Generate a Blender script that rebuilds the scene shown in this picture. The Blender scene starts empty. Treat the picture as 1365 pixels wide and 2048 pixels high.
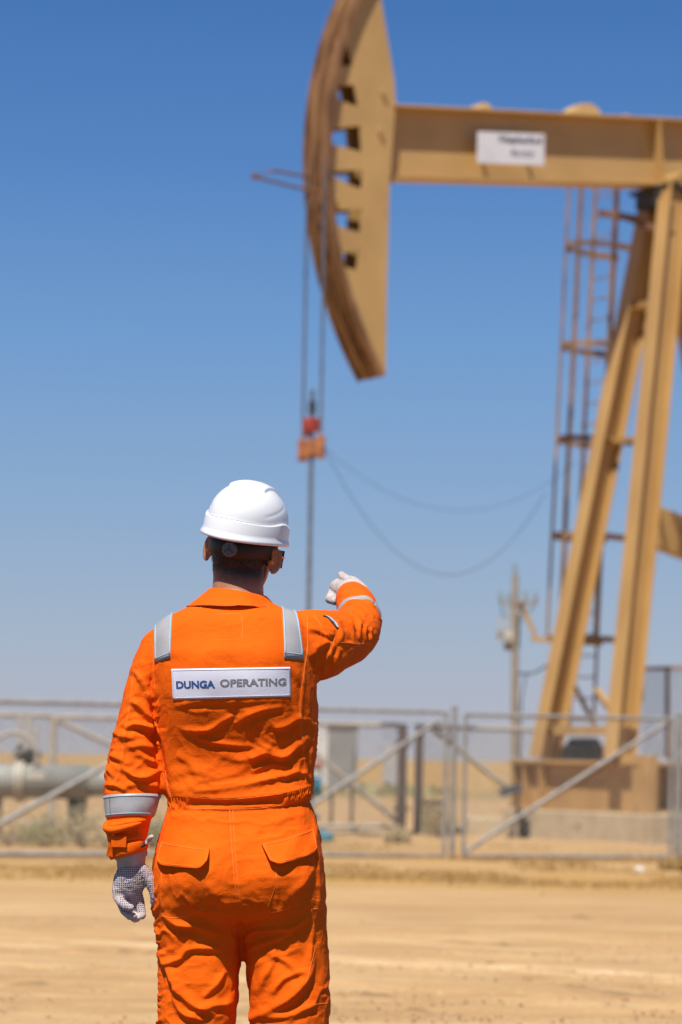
import bpy, bmesh, math, random
import numpy as np
from mathutils import Vector, Matrix
from mathutils.bvhtree import BVHTree
from mathutils.geometry import tessellate_polygon
random.seed(7); rng = np.random.default_rng(7)
R = math.radians
S = bpy.context.scene
COL = S.collection
# ------------------------------------------------------------ camera
F = 4836.0; CX = 682.5; HY = 1516.0; CAMH = 1.2; ROLL = R(1.0)
cs, sn = math.cos(ROLL), math.sin(ROLL)
cam_d = bpy.data.cameras.new('camera'); cam = bpy.data.objects.new('camera', cam_d); COL.objects.link(cam)
cam_d.sensor_fit = 'VERTICAL'; cam_d.sensor_height = 36.0; cam_d.lens = F / 2048 * 36
cam_d.shift_y = (HY - 1024) / 2048; cam_d.clip_end = 6000; cam_d.clip_start = .1
cam.matrix_world = Matrix(((cs, -sn, 0, 0), (0, 0, -1, 0), (sn, cs, 0, CAMH), (0, 0, 0, 1)))
cam_d.dof.use_dof = True; cam_d.dof.focus_distance = 5.62; cam_d.dof.aperture_fstop = 3.8
S.camera = cam
# ------------------------------------------------------------ sky and sun
SUN = Vector((-.40, -1.25, 2.42)).normalized()
elev = math.asin(SUN.z); 
W = bpy.data.worlds.new('World'); S.world = W; W.use_nodes = True
wn = W.node_tree; wn.nodes.clear()
sky = wn.nodes.new('ShaderNodeTexSky'); sky.sky_type = 'NISHITA'; sky.sun_disc = False
sky.sun_elevation = elev; sky.sun_rotation = math.atan2(SUN.x, SUN.y)
sky.altitude = 0; sky.air_density = 1.0; sky.dust_density = 2.2; sky.ozone_density = 3.0
# clear desert air: pale at the horizon, deep blue above
tcw = wn.nodes.new('ShaderNodeTexCoord'); sxw = wn.nodes.new('ShaderNodeSeparateXYZ'); wn.links.new(tcw.outputs['Generated'], sxw.inputs[0])
rw = wn.nodes.new('ShaderNodeValToRGB'); SKY = [(0, (.50, .49, .53)), (.012, (.47, .485, .56)), (.05, (.38, .47, .60)), (.10, (.27, .415, .63)), (.17, (.165, .335, .63)), (.24, (.092, .235, .545)), (.32, (.05, .16, .44)), (.6, (.03, .09, .28)), (1, (.02, .06, .2))]
while len(rw.color_ramp.elements) < len(SKY): rw.color_ramp.elements.new(.5)
for e_, (p_, c_) in zip(rw.color_ramp.elements, SKY): e_.position = p_; e_.color = (*c_, 1)
wn.links.new(sxw.outputs[2], rw.inputs[0])
bg0 = wn.nodes.new('ShaderNodeBackground'); bg0.inputs[1].default_value = .05
bg = wn.nodes.new('ShaderNodeBackground'); bg.inputs[1].default_value = .82
ms = wn.nodes.new('ShaderNodeMixShader'); ms.inputs[0].default_value = .95
wo = wn.nodes.new('ShaderNodeOutputWorld')
wn.links.new(sky.outputs[0], bg0.inputs[0]); wn.links.new(rw.outputs[0], bg.inputs[0]); wn.links.new(bg0.outputs[0], ms.inputs[1]); wn.links.new(bg.outputs[0], ms.inputs[2]); wn.links.new(ms.outputs[0], wo.inputs[0])
sd = bpy.data.lights.new('sun', 'SUN'); sd.energy = 5.0; sd.angle = R(.53); sd.color = (1, .955, .88)
so = bpy.data.objects.new('sun', sd); COL.objects.link(so); so.rotation_euler = (-SUN).to_track_quat('-Z', 'Y').to_euler(); so.location = (0, 0, 20)
S.view_settings.view_transform = 'Standard'; S.view_settings.look = 'None'; S.view_settings.exposure = .3; S.view_settings.gamma = 1
S.cycles.use_denoising = True
S.cycles.max_bounces = 8
# ------------------------------------------------------------ helpers
def ray(px, py):
    dx = px - CX; dy = py - HY
    return (dx * cs + dy * sn) / F, -(-dx * sn + dy * cs) / F
def P(px, py, D):                       # a point of the photograph at a real distance
    a, b = ray(px, py); return Vector((a * D, D, CAMH + b * D))
def proj(co):                           # inverse, arrays
    a = co[:, 0] / co[:, 1] * F; b = -(co[:, 2] - CAMH) / co[:, 1] * F
    return CX + a * cs - b * sn, HY + a * sn + b * cs
def tag(o, label=None, cat=None, group=None, kind=None):
    if label: o['label'] = label
    if cat: o['category'] = cat
    if group: o['group'] = group
    if kind: o['kind'] = kind
    return o
def empty(name, loc, label, cat, group=None):
    o = bpy.data.objects.new(name, None); COL.objects.link(o); o.location = loc; o.empty_display_size = .2
    return tag(o, label, cat, group)
def link(name, verts, faces, mat, parent=None, smooth=False):
    me = bpy.data.meshes.new(name); me.from_pydata([tuple(v) for v in verts], [], [tuple(f) for f in faces]); me.validate(); me.update()
    if smooth: me.polygons.foreach_set('use_smooth', [True] * len(me.polygons))
    o = bpy.data.objects.new(name, me); COL.objects.link(o)
    if mat: me.materials.append(mat)
    if parent:
        o.parent = parent
        loc = Vector((0, 0, 0)); q = parent
        while q is not None: loc = loc + q.location; q = q.parent
        me.transform(Matrix.Translation(-loc))
    return o
class MB:
    def __init__(s): s.v = []; s.f = []
    def add(s, v, f):
        n = len(s.v); s.v += [Vector(x) for x in v]; s.f += [tuple(i + n for i in q) for q in f]; return s
    def box(s, c, dx, dy, dz):          # centre and half-axis vectors
        c = Vector(c); v = [c + a * Vector(dx) + b * Vector(dy) + e * Vector(dz) for a in (-1, 1) for b in (-1, 1) for e in (-1, 1)]
        return s.add(v, [(0, 1, 3, 2), (4, 6, 7, 5), (0, 4, 5, 1), (2, 3, 7, 6), (0, 2, 6, 4), (1, 5, 7, 3)])
    def abox(s, x0, x1, y0, y1, z0, z1):
        return s.box(((x0 + x1) / 2, (y0 + y1) / 2, (z0 + z1) / 2), ((x1 - x0) / 2, 0, 0), (0, (y1 - y0) / 2, 0), (0, 0, (z1 - z0) / 2))
    def bar(s, a, b, hu, hv, up=(0, 0, 1)):
        a = Vector(a); b = Vector(b); d = (b - a); t = d.normalized(); w = t.cross(Vector(up))
        if w.length < 1e-4: w = t.cross(Vector((1, 0, 0)))
        w.normalize(); q = w.cross(t)
        return s.box((a + b) / 2, d / 2, w * hu, q * hv)
    def tube(s, pts, r, n=8, cap=True, closed=False):
        pts = [Vector(p) for p in pts]; m = len(pts); rr = r if isinstance(r, (list, tuple)) else [r] * m
        v = []; prev = None
        for i, p in enumerate(pts):
            t = (pts[(i + 1) % m if closed else min(i + 1, m - 1)] - pts[(i - 1) % m if closed else max(i - 1, 0)]).normalized()
            if prev is None:
                x = t.orthogonal().normalized()
            else:
                x = (prev - t * prev.dot(t)).normalized()
            prev = x; y = t.cross(x)
            v += [p + (x * math.cos(2 * math.pi * k / n) + y * math.sin(2 * math.pi * k / n)) * rr[i] for k in range(n)]
        f = [(i * n + k, i * n + (k + 1) % n, ((i + 1) % m) * n + (k + 1) % n, ((i + 1) % m) * n + k) for i in range(m if closed else m - 1) for k in range(n)]
        if cap and not closed: f += [tuple(range(n - 1, -1, -1)), tuple((m - 1) * n + k for k in range(n))]
        return s.add(v, f)
    def build(s, name, mat, parent=None, smooth=False, bevel=0):
        o = link(name, s.v, s.f, mat, parent, smooth)
        if bevel:
            b = o.modifiers.new('bevel', 'BEVEL'); b.width = bevel; b.segments = 2; b.limit_method = 'ANGLE'
        return o
# materials -------------------------------------------------
def nd(t, k, **kw):
    n = t.nodes.new(k)
    for a, b in kw.items():
        if a.startswith('i_'): n.inputs[a[2:].replace('_', ' ')].default_value = b
        else: setattr(n, a, b)
    return n
def material(name, c1, c2=None, rough=.6, scale=4, metal=0, bump=0, bscale=30, rust=None, rscale=3, rth=.62, detail=6, stretch=None):
    m = bpy.data.materials.new(name); m.use_nodes = True; t = m.node_tree; b = t.nodes['Principled BSDF']; L = t.links
    b.inputs['Roughness'].default_value = rough; b.inputs['Metallic'].default_value = metal
    c2 = c2 or tuple(x * .75 for x in c1)
    tc = nd(t, 'ShaderNodeTexCoord'); src = tc.outputs['Object']
    if stretch:
        mp = nd(t, 'ShaderNodeMapping'); mp.inputs['Scale'].default_value = stretch; L.new(src, mp.inputs[0]); src = mp.outputs[0]
    n = nd(t, 'ShaderNodeTexNoise', i_Scale=scale, i_Detail=detail); L.new(src, n.inputs['Vector'])
    r = nd(t, 'ShaderNodeValToRGB'); r.color_ramp.elements[0].position = .32; r.color_ramp.elements[1].position = .68
    r.color_ramp.elements[0].color = (*c2, 1); r.color_ramp.elements[1].color = (*c1, 1)
    L.new(n.outputs['Fac'], r.inputs[0]); col = r.outputs[0]
    if rust:
        n2 = nd(t, 'ShaderNodeTexNoise', i_Scale=rscale, i_Detail=8, i_Roughness=.65); L.new(src, n2.inputs['Vector'])
        r2 = nd(t, 'ShaderNodeValToRGB'); r2.color_ramp.elements[0].position = rth; r2.color_ramp.elements[1].position = rth + .09
        L.new(n2.outputs['Fac'], r2.inputs[0])
        mx = nd(t, 'ShaderNodeMix', data_type='RGBA'); L.new(r2.outputs[0], mx.inputs[0]); L.new(col, mx.inputs[6]); mx.inputs[7].default_value = (*rust, 1); col = mx.outputs[2]
    L.new(col, b.inputs['Base Color'])
    if bump:
        n3 = nd(t, 'ShaderNodeTexNoise', i_Scale=bscale, i_Detail=8); L.new(tc.outputs['Object'], n3.inputs['Vector'])
        bp = nd(t, 'ShaderNodeBump', i_Strength=bump, i_Distance=.02); L.new(n3.outputs['Fac'], bp.inputs['Height']); L.new(bp.outputs[0], b.inputs['Normal'])
    return m
M = {}
M['tan'] = material('tan_paint', (.54, .335, .125), (.45, .275, .10), .5, 1.3, rust=(.22, .09, .035), rscale=2.2, rth=.66, bump=.1, bscale=6)
M['tan_leg'] = material('tan_leg_paint', (.50, .305, .11), (.39, .225, .075), .5, 1.1, rust=(.25, .1, .04), rscale=1.7, rth=.64, stretch=(2, 2, .5))
M['tan_skid'] = material('dusty_brown_paint', (.47, .28, .105), (.36, .205, .075), .7, 1.5, rust=(.2, .1, .05), rscale=3, rth=.6, bump=.1, bscale=8)
M['grease'] = material('greasy_tan', (.30, .155, .06), (.13, .058, .02), .45, 2.0, rust=(.07, .03, .015), rscale=2.6, rth=.58, stretch=(2.5, 2.5, .6))
M['rustbrown'] = material('rusty_steel', (.24, .12, .06), (.13, .06, .035), .8, 5)
M['ladder'] = material('weathered_tan_steel', (.42, .25, .13), (.15, .08, .05), .75, 1.6, stretch=(1, 1, 1))
M['orange'] = material('orange_paint', (.50, .19, .06), (.28, .10, .04), .6, 9)
M['red'] = material('red_paint', (.46, .06, .03), (.25, .04, .03), .55, 9)
M['dark'] = material('dark_steel', (.05, .045, .045), (.02, .02, .02), .6, 8)
M['steel'] = material('polished_steel', (.30, .30, .31), (.2, .2, .2), .35, 12, metal=.7)
M['galv'] = material('galvanised_pipe', (.33, .32, .30), (.22, .21, .20), .6, 9, metal=.15, rust=(.2, .13, .08), rscale=6, rth=.66)
M['galvback'] = material('weathered_grey_pipe', (.44, .40, .34), (.32, .29, .24), .65, 7, rust=(.25, .18, .12), rscale=5, rth=.68)
M['postgrey'] = material('dusty_grey_post', (.36, .32, .27), (.30, .27, .23), .7, 9)
M['wire'] = material('fence_wire', (.30, .29, .27), (.2, .19, .17), .5, 20, metal=.3)
M['vessel'] = material('grey_green_paint', (.34, .335, .30), (.25, .245, .215), .45, 3, rust=(.18, .1, .05), rscale=4, rth=.66)
M['cream'] = material('cream_paint', (.55, .5, .40), (.42, .38, .3), .6, 4)
M['cabinet'] = material('grey_cabinet_paint', (.27, .27, .26), (.22, .22, .215), .5, 2, rust=(.2, .15, .1), rscale=5, rth=.68)
M['white'] = material('white_paint', (.72, .70, .66), (.6, .58, .54), .55, 3)
M['concrete'] = material('sunbleached_concrete', (.50, .40, .26), (.38, .29, .18), .9, 3, bump=.35, bscale=14, rust=(.27, .2, .13), rscale=3, rth=.6)
M['sandstone'] = material('sandstone', (.48, .31, .165), (.36, .23, .12), .9, 9, bump=.5)
M['hazehut'] = material('haze_grey_hut', (.5, .47, .45), (.42, .4, .38), .8, 3)  # distance haze put into the hut's greyed colour
M['teal'] = material('teal_paint', (.02, .20, .28), (.01, .11, .17), .5, 8)
M['pink'] = material('faded_red_paint', (.5, .2, .17), (.3, .09, .08), .6, 8)
M['wood'] = material('grey_weathered_wood', (.40, .33, .24), (.24, .19, .14), .85, 6, stretch=(4, 4, .6))
M['porcelain'] = material('porcelain', (.25, .30, .28), (.15, .2, .2), .3, 8)
M['rubber'] = material('black_rubber', (.035, .037, .04), (.02, .02, .022), .6, 8)
M['signwhite'] = material('sign_white', (.75, .74, .76), (.66, .65, .68), .5, 2)
M['ink'] = material('navy_ink', (.02, .025, .07), (.015, .02, .05), .5, 8)
M['inkgrey'] = material('grey_ink', (.25, .25, .3), (.2, .2, .24), .5, 8)
M['panel'] = material('photovoltaic_dark', (.03, .035, .06), (.02, .02, .04), .25, 6)
def leafmat(name, a, b):
    m = material(name, a, b, .8, 2.5); return m
M['straw'] = leafmat('dry_straw', (.47, .30, .10), (.28, .17, .06))
M['shrub'] = leafmat('dusty_shrub', (.50, .38, .20), (.34, .27, .13))
M['green'] = leafmat('olive_shrub', (.33, .29, .14), (.22, .21, .09))
# value noise, vectorised
_T = np.random.default_rng(3).random((64, 64, 64)).astype(np.float32)
def vnoise(p):
    i = np.floor(p).astype(int); f = p - i; f = f * f * f * (f * (f * 6 - 15) + 10); i &= 63; j = (i + 1) & 63
    x0, y0, z0 = i.T; x1, y1, z1 = j.T; fx, fy, fz = f.T
    a = _T[x0, y0, z0] * (1 - fx) + _T[x1, y0, z0] * fx; b = _T[x0, y1, z0] * (1 - fx) + _T[x1, y1, z0] * fx
    c = _T[x0, y0, z1] * (1 - fx) + _T[x1, y0, z1] * fx; d = _T[x0, y1, z1] * (1 - fx) + _T[x1, y1, z1] * fx
    return ((a * (1 - fy) + b * fy) * (1 - fz) + (c * (1 - fy) + d * fy) * fz) * 2 - 1
def fbm(p, o=4):
    s = 0; a = 1; t = 0
    for k in range(o): s = s + a * vnoise(p * 2 ** k + 17.3 * k); t += a; a *= .5
    return s / t
# ------------------------------------------------------------ ground
def make_ground():
    ys = np.concatenate([np.array([-3000, -600, -100, -20, 0, 4, 8]), np.arange(9, 17, .05), np.arange(17, 48, .2), 48 * 1.06 ** np.arange(0, 76)])
    xs = np.concatenate([-(8 * 1.3 ** np.arange(22, 0, -1)), np.arange(-8, -3, .4), np.arange(-3, 4, .055), np.arange(4, 9.6, .3), 9.6 * 1.3 ** np.arange(0, 22)])
    X, Y = np.meshgrid(xs, ys); x = X.ravel(); y = Y.ravel()
    p = np.stack([x * .35, y * .5, 0 * x], 1)
    z = .03 * fbm(p, 3) + .012 * fbm(np.stack([x * 1.6, y * 5, 0 * x + 9], 1), 3)
    near = (np.abs(x) < 6) * (y > 8) * (y < 17)
    z += near * (.010 * fbm(np.stack([x * 5, y * 9, 0 * x + 5], 1), 3) + .006 * vnoise(np.stack([x * 18, y * 22, 0 * x + 2], 1)))
    for y0, sl, w, d in ((14.4, -.42, .12, .02), (14.0, -.42, .10, .018), (12.75, -.5, .1, .022), (12.3, -.3, .09, .012), (15.9, .2, .14, .02), (16.4, .2, .14, .02)):
        yy = y0 + sl * x + .12 * np.sin(x * .9 + y0)
        t = (y - yy) / w; z += near * (-d * np.exp(-t * t) + .5 * d * np.exp(-((np.abs(t) - 1.7) ** 2) * 2))
    z = z * np.clip((60 - y) / 10 + (y > 60) * 0, 0, 1) * (y > -100)
    far = np.clip((y - 60) / 300, 0, 1); z += far * 1.2 * (fbm(np.stack([x / 160, y / 160, 0 * x + 3], 1), 3) * .6 - .35)
    trk = np.zeros_like(x)
    for y0, sl, w, k_ in ((14.55, -.42, .07, 1), (14.15, -.42, .045, .7), (12.75, -.50, .05, 1), (15.7, -.15, .06, .6), (13.3, -.45, .03, .5), (11.9, .2, .04, .5)):
        yy = y0 + sl * x + .12 * np.sin(x * .9 + y0); trk += near * k_ * np.exp(-((y - yy) / w) ** 2) * np.clip(.55 + 1.1 * fbm(np.stack([x * .9 + y0, y * 1.5, 0 * x], 1), 3), 0, 1)
    nx, ny = len(xs), len(ys); i = np.arange(ny - 1)[:, None] * nx + np.arange(nx - 1)[None]; i = i.ravel()
    f = np.stack([i, i + 1, i + 1 + nx, i + nx], 1)
    me = bpy.data.meshes.new('ground'); me.from_pydata(np.stack([x, y, z], 1).tolist(), [], f.tolist()); me.polygons.foreach_set('use_smooth', [True] * len(f))
    rut_mask = np.zeros_like(x)  # raised lumps; the shadows in the ruts are also painted as dark colour
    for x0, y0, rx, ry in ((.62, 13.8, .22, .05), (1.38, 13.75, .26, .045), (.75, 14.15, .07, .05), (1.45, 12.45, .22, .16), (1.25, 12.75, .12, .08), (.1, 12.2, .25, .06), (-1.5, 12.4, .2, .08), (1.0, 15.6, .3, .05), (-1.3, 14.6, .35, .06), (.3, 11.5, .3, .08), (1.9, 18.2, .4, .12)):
        rut_mask += np.exp(-((x - x0) / rx) ** 2 - ((y - y0 + .3 * (x - x0)) / ry) ** 2) * np.clip(.4 + 2.2 * vnoise(np.stack([x * 14, y * 16, 0 * x + x0], 1)), 0, 1.4)
    z += rut_mask * .022
    at = me.attributes.new('rut_shade', 'FLOAT', 'POINT'); at.data.foreach_set('value', np.clip(rut_mask, 0, 1).astype(np.float32))
    me.vertices.foreach_set('co', np.stack([x, y, z], 1).ravel()); me.update()
    at = me.attributes.new('track', 'FLOAT', 'POINT'); at.data.foreach_set('value', np.clip(trk, 0, 1).astype(np.float32))
    o = bpy.data.objects.new('ground', me); COL.objects.link(o); tag(o, kind='structure')
    m = bpy.data.materials.new('sandy_ground'); m.use_nodes = True; t = m.node_tree; L = t.links; b = t.nodes['Principled BSDF']; b.inputs['Roughness'].default_value = .95
    b.inputs['Specular IOR Level'].default_value = .15
    tc = nd(t, 'ShaderNodeTexCoord')
    def noise(sc, scale, det=6, ro=.6):
        mp = nd(t, 'ShaderNodeMapping'); mp.inputs['Scale'].default_value = sc; mp.inputs['Rotation'].default_value = (0, 0, R(-8)); L.new(tc.outputs['Object'], mp.inputs[0])
        n = nd(t, 'ShaderNodeTexNoise', i_Scale=scale, i_Detail=det, i_Roughness=ro); L.new(mp.outputs[0], n.inputs['Vector']); return n.outputs['Fac']
    def ramp(f, a, b_, ca, cb):
        r = nd(t, 'ShaderNodeValToRGB'); e = r.color_ramp.elements; e[0].position = a; e[1].position = b_; e[0].color = (*ca, 1); e[1].color = (*cb, 1); L.new(f, r.inputs[0]); return r.outputs[0]
    def mix(f, a, c, mode='MIX'):
        x_ = nd(t, 'ShaderNodeMix', data_type='RGBA', blend_type=mode)
        for k, v in ((0, f), (6, a), (7, c)):
            if isinstance(v, (int, float)): x_.inputs[k].default_value = v
            elif isinstance(v, tuple): x_.inputs[k].default_value = (*v, 1)
            else: L.new(v, x_.inputs[k])
        return x_.outputs[2]
    base = ramp(noise((.5, 1.6, 1), 1.2), .3, .7, (.36, .215, .095), (.50, .315, .150))
    streak = ramp(noise((.16, 1.7, 1), 1.1, 7, .68), .50, .72, (0, 0, 0), (1, 1, 1))
    c = mix(streak, base, (.55, .385, .205))
    dark = ramp(noise((1.3, 3, 1), 1.7, 8, .75), .56, .74, (0, 0, 0), (.8, .8, .8)); c = mix(dark, c, (.33, .21, .115))
    peb = ramp(noise((1, 1, 1), 16, 4, .7), .60, .70, (0, 0, 0), (.65, .65, .65)); c = mix(peb, c, (.26, .17, .10))
    peb2 = ramp(noise((1, 1, 1.3), 23, 3, .6), .64, .70, (0, 0, 0), (.6, .6, .6)); c = mix(peb2, c, (.58, .45, .29))
    ta = nd(t, 'ShaderNodeAttribute', attribute_name='track'); c = mix(ta.outputs['Fac'], c, (.62, .45, .26)); tb = nd(t, 'ShaderNodeAttribute', attribute_name='rut_shade'); c = mix(tb.outputs['Fac'], c, (.24, .15, .075))  # pale dust on the tracks, then rut shadows painted dark on the sand
    sx = nd(t, 'ShaderNodeSeparateXYZ'); L.new(tc.outputs['Object'], sx.inputs[0])
    # the strips of dry grass, the scraped sand and the far fields by distance
    mr = nd(t, 'ShaderNodeMapRange'); mr.inputs[1].default_value = 0; mr.inputs[2].default_value = 400; L.new(sx.outputs[1], mr.inputs[0])
    zr = nd(t, 'ShaderNodeValToRGB'); cr = zr.color_ramp; cr.interpolation = 'LINEAR'
    E = [(0, (.0,) * 3), (21.5, (0,) * 3), (22.8, (1,) * 3), (25.0, (1,) * 3), (27.0, (.35,) * 3), (31, (.7,) * 3), (34, (.25,) * 3), (44, (.1,) * 3), (74, (.15,) * 3), (85, (1,) * 3), (400, (1,) * 3)]
    while len(cr.elements) < len(E): cr.elements.new(.5)
    for e, (p_, c_) in zip(cr.elements, E): e.position = p_ / 400; e.color = (*c_, 1)
    L.new(mr.outputs[0], zr.inputs[0])
    gcol = ramp(noise((.6, 2.5, 1), 1.5, 6), .35, .65, (.34, .19, .05), (.48, .29, .09))
    pat = ramp(noise((.5, 1.5, 1), 1.3, 6), .38, .60, (.15, .15, .15), (1, 1, 1))
    f = mix(1.0, zr.outputs[0], pat, 'MULTIPLY'); c = mix(f, c, gcol)
    gs = nd(t, 'ShaderNodeValToRGB'); cr = gs.color_ramp
    E = [(0, 0), (72, 0), (78, .75), (92, .75), (100, 0), (400, 0)]
    while len(cr.elements) < len(E): cr.elements.new(.5)
    for e, (p_, c_) in zip(cr.elements, E): e.position = p_ / 400; e.color = (c_,) * 3 + (1,)
    L.new(mr.outputs[0], gs.inputs[0])
    gp = ramp(noise((.12, .3, 1), 1, 4), .4, .58, (0, 0, 0), (1, 1, 1)); c = mix(mix(1.0, gs.outputs[0], gp, 'MULTIPLY'), c, (.15, .16, .07))
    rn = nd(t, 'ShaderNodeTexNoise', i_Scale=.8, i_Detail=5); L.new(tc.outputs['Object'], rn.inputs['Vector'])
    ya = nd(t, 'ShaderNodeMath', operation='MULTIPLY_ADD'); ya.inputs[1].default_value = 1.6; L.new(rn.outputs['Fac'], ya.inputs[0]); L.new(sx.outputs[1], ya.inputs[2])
    dim_zone = nd(t, 'ShaderNodeMapRange'); dim_zone.inputs[1].default_value = 9.9; dim_zone.inputs[2].default_value = 10.6; dim_zone.inputs[3].default_value = 1; dim_zone.inputs[4].default_value = 0; L.new(ya.outputs[0], dim_zone.inputs[0])
    dim_ground = ramp(noise((1, 1, 1), 30, 4, .7), .35, .65, (.07, .06, .05), (.15, .125, .10)); c = mix(dim_zone.outputs[0], c, dim_ground)  # dark ground added out of frame to cut bounce light on the man
    L.new(c, b.inputs['Base Color'])
    bp = nd(t, 'ShaderNodeBump', i_Strength=.6, i_Distance=.012); n = noise((1, 1.6, 1), 9, 10, .7); L.new(n, bp.inputs['Height']); L.new(bp.outputs[0], b.inputs['Normal'])
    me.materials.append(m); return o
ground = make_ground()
def gz(x, y): return 0.0
# blades and shrubs as real faces
def blades(name, spots, hmin, hmax, wd, mat, lean=.5, parent=None):
    V = []; Fc = []
    for (x, y, sc) in spots:
        h = random.uniform(hmin, hmax) * sc; a = random.uniform(0, 6.283); l = random.uniform(.1, lean) * h; w = wd * random.uniform(.6, 1.4)
        dx, dy = math.cos(a), math.sin(a); b = random.uniform(0, 6.283); ex, ey = math.cos(b) * w, math.sin(b) * w; n = len(V)
        V += [(x - ex, y - ey, -.02), (x + ex, y + ey, -.02), (x + ex * .7 + dx * l * .4, y + ey * .7 + dy * l * .4, h * .6), (x - ex * .7 + dx * l * .4, y - ey * .7 + dy * l * .4, h * .6), (x + dx * l, y + dy * l, h)]
        Fc += [(n, n + 1, n + 2, n + 3), (n + 3, n + 2, n + 4)]
    return link(name, V, Fc, mat, parent)
sp = []
while len(sp) < 16000:
    x = random.uniform(-6.5, 7); y = random.choice([random.gauss(24.3, .8), random.uniform(22.5, 34), random.uniform(26, 29.5)])
    d = vnoise(np.array([[x * .8, y * 1.6, 4.]]))[0]
    if d > -.15 + .4 * (y > 26) and 22 < y < 36: sp.append((x, y, .5 + max(0, d)))
tag(blades('dry_grass', sp, .03, .10, .005, M['straw'], 1.2), 'low dry yellow grass in strips along the fence line', 'grass', kind='stuff')
def shrub(px, py, D, h, w, mat, label, name='shrub', n=900):
    c = P(px, py, D); c.z = 0; root = empty(name, c, label, 'shrub', 'low shrubs inside the fence')
    V = []; Fc = []
    st = MB()
    for k in range(26):
        a = random.uniform(0, 6.28); r = w * random.uniform(.3, 1) * .5; hh = h * random.uniform(.5, 1)
        st.tube([c + Vector((0, 0, -.02)), c + Vector((math.cos(a) * r * .5, math.sin(a) * r * .5, hh * .5)), c + Vector((math.cos(a) * r, math.sin(a) * r, hh))], [.008, .005, .002], 4)
    st.build('stems', M['wood'], root)
    for k in range(n):
        a = random.uniform(0, 6.28); r = w * .5 * random.random() ** .5; zt = h * random.random() ** .6 * (1 - .45 * (r / w * 2) ** 2) * (1 + .25 * math.sin(3 * a))
        q = c + Vector((math.cos(a) * r, math.sin(a) * r, zt)); s = random.uniform(.012, .03); d1 = Vector([random.gauss(0, 1) for _ in range(3)]).normalized() * s; d2 = d1.orthogonal().normalized() * s * .5; m_ = len(V)
        V += [q - d1, q + d2, q + d1, q - d2]; Fc += [(m_, m_ + 1, m_ + 2, m_ + 3)]
    link('foliage', V, Fc, mat, root); return root
shr = [(20, 1700, 31.5, .42, 1.2, 'shrub', 'dusty low shrub at the left edge under the grey vessel'),
       (88, 1695, 31.2, .36, .7, 'green', 'small olive shrub just right of the left-edge shrub, below the vessel'),
       (165, 1690, 31.0, .52, 1.1, 'shrub', 'broad dusty shrub left of the man\'s hanging glove'),
       (215, 1690, 31.6, .5, .8, 'shrub', 'pale dusty shrub right behind the man\'s left sleeve'),
       (305, 1690, 31.0, .40, .5, 'green', 'olive shrub seen in the gap between glove and trousers'),
       (795, 1668, 34.5, .22, .40, 'shrub', 'tiny dusty shrub at the foot of the grey double post'),
       (880, 1655, 37.0, .62, .6, 'shrub', 'brownish shrub between the double post and the gate post'),
       (1356, 1735, 27.5, .12, .45, 'straw', 'brown tuft at the foot of the right-hand gate post')]
for px, py, D, h, w, mk, lb in shr: shrub(px, py, D, h, w, M[mk], lb)
# distant band of vegetation
V = []; Fc = []
for k in range(7000):
    x = random.uniform(-16, 40); y = random.gauss(84, 4); 
    d = vnoise(np.array([[x * .12, y * .1, 1.]]))[0]
    if d < -.1: continue
    s = random.uniform(.04, .16); h = random.uniform(.0, .32) * (d + .6); q = Vector((x, y, h)); d1 = Vector((random.gauss(0, 1), random.gauss(0, .6), random.gauss(0, .7))).normalized() * s; d2 = d1.orthogonal().normalized() * s; n = len(V)
    V += [q - d1, q + d2, q + d1, q - d2]; Fc += [(n, n + 1, n + 2, n + 3)]
tag(link('scrub_belt', V, Fc, M['green']), 'thin green line of scrub across the far sandy plain', 'scrub', kind='stuff')
# rag of plastic on the sand
def litter(px, py, D, s):
    c = P(px, py, D); c.z = .0; bm = bmesh.new(); bmesh.ops.create_icosphere(bm, subdivisions=3, radius=s)
    for v in bm.verts:
        q = np.array([[v.co.x * 22, v.co.y * 22, v.co.z * 22]]); k = 1 + .55 * vnoise(q)[0]; v.co = Vector((v.co.x * 1.1, v.co.y * .8, v.co.z * (1.0 + max(0, v.co.x) * 6))) * k + c + Vector((0, 0, s * .6))
    o = link('plastic_rag', [v.co for v in bm.verts], [[v.index for v in f.verts] for f in bm.faces], M['white'], None, False); return o
o = litter(1280, 1742, 26.5, .05); tag(o, 'crumpled white plastic rag lying on the sand before the right gate', 'litter')
# stones in the foreground track
def stone(x, y, s, lb):
    bm = bmesh.new(); bmesh.ops.create_icosphere(bm, subdivisions=3, radius=1)
    sd_ = random.random() * 50; V = []
    for v in bm.verts:
        k = 1 + .35 * fbm(np.array([[v.co.x * 1.3 + sd_, v.co.y * 1.3, v.co.z * 1.3]]), 3)[0]; V.append(Vector((x + v.co.x * s * 1.3 * k, y + v.co.y * s * k, v.co.z * s * .6 * k + s * .2)))
    o = link('stone', V, [[v.index for v in f.verts] for f in bm.faces], M['sandstone']); tag(o, lb, 'stone', 'stones on the sandy track')
for (px, py, s, lb) in [(700, 1890, .012, 'small stone on the sand just right of the man\'s trousers'), (980, 1925, .022, 'largest flat stone in the middle of the tyre tracks'), (1270, 1924, .014, 'lone stone on the pale track at the right'), (1085, 1787, .016, 'small stone in the open sand before the gate'), (735, 1990, .012, 'small stone low beside the trousers'), (1250, 2000, .016, 'stone in the churned sand at lower right')]:
    a, b = ray(px, py); D = -CAMH / b; stone(a * D, D, s, lb)
V = []; Fc = []                                       # grit and clods, far too many to count
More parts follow.
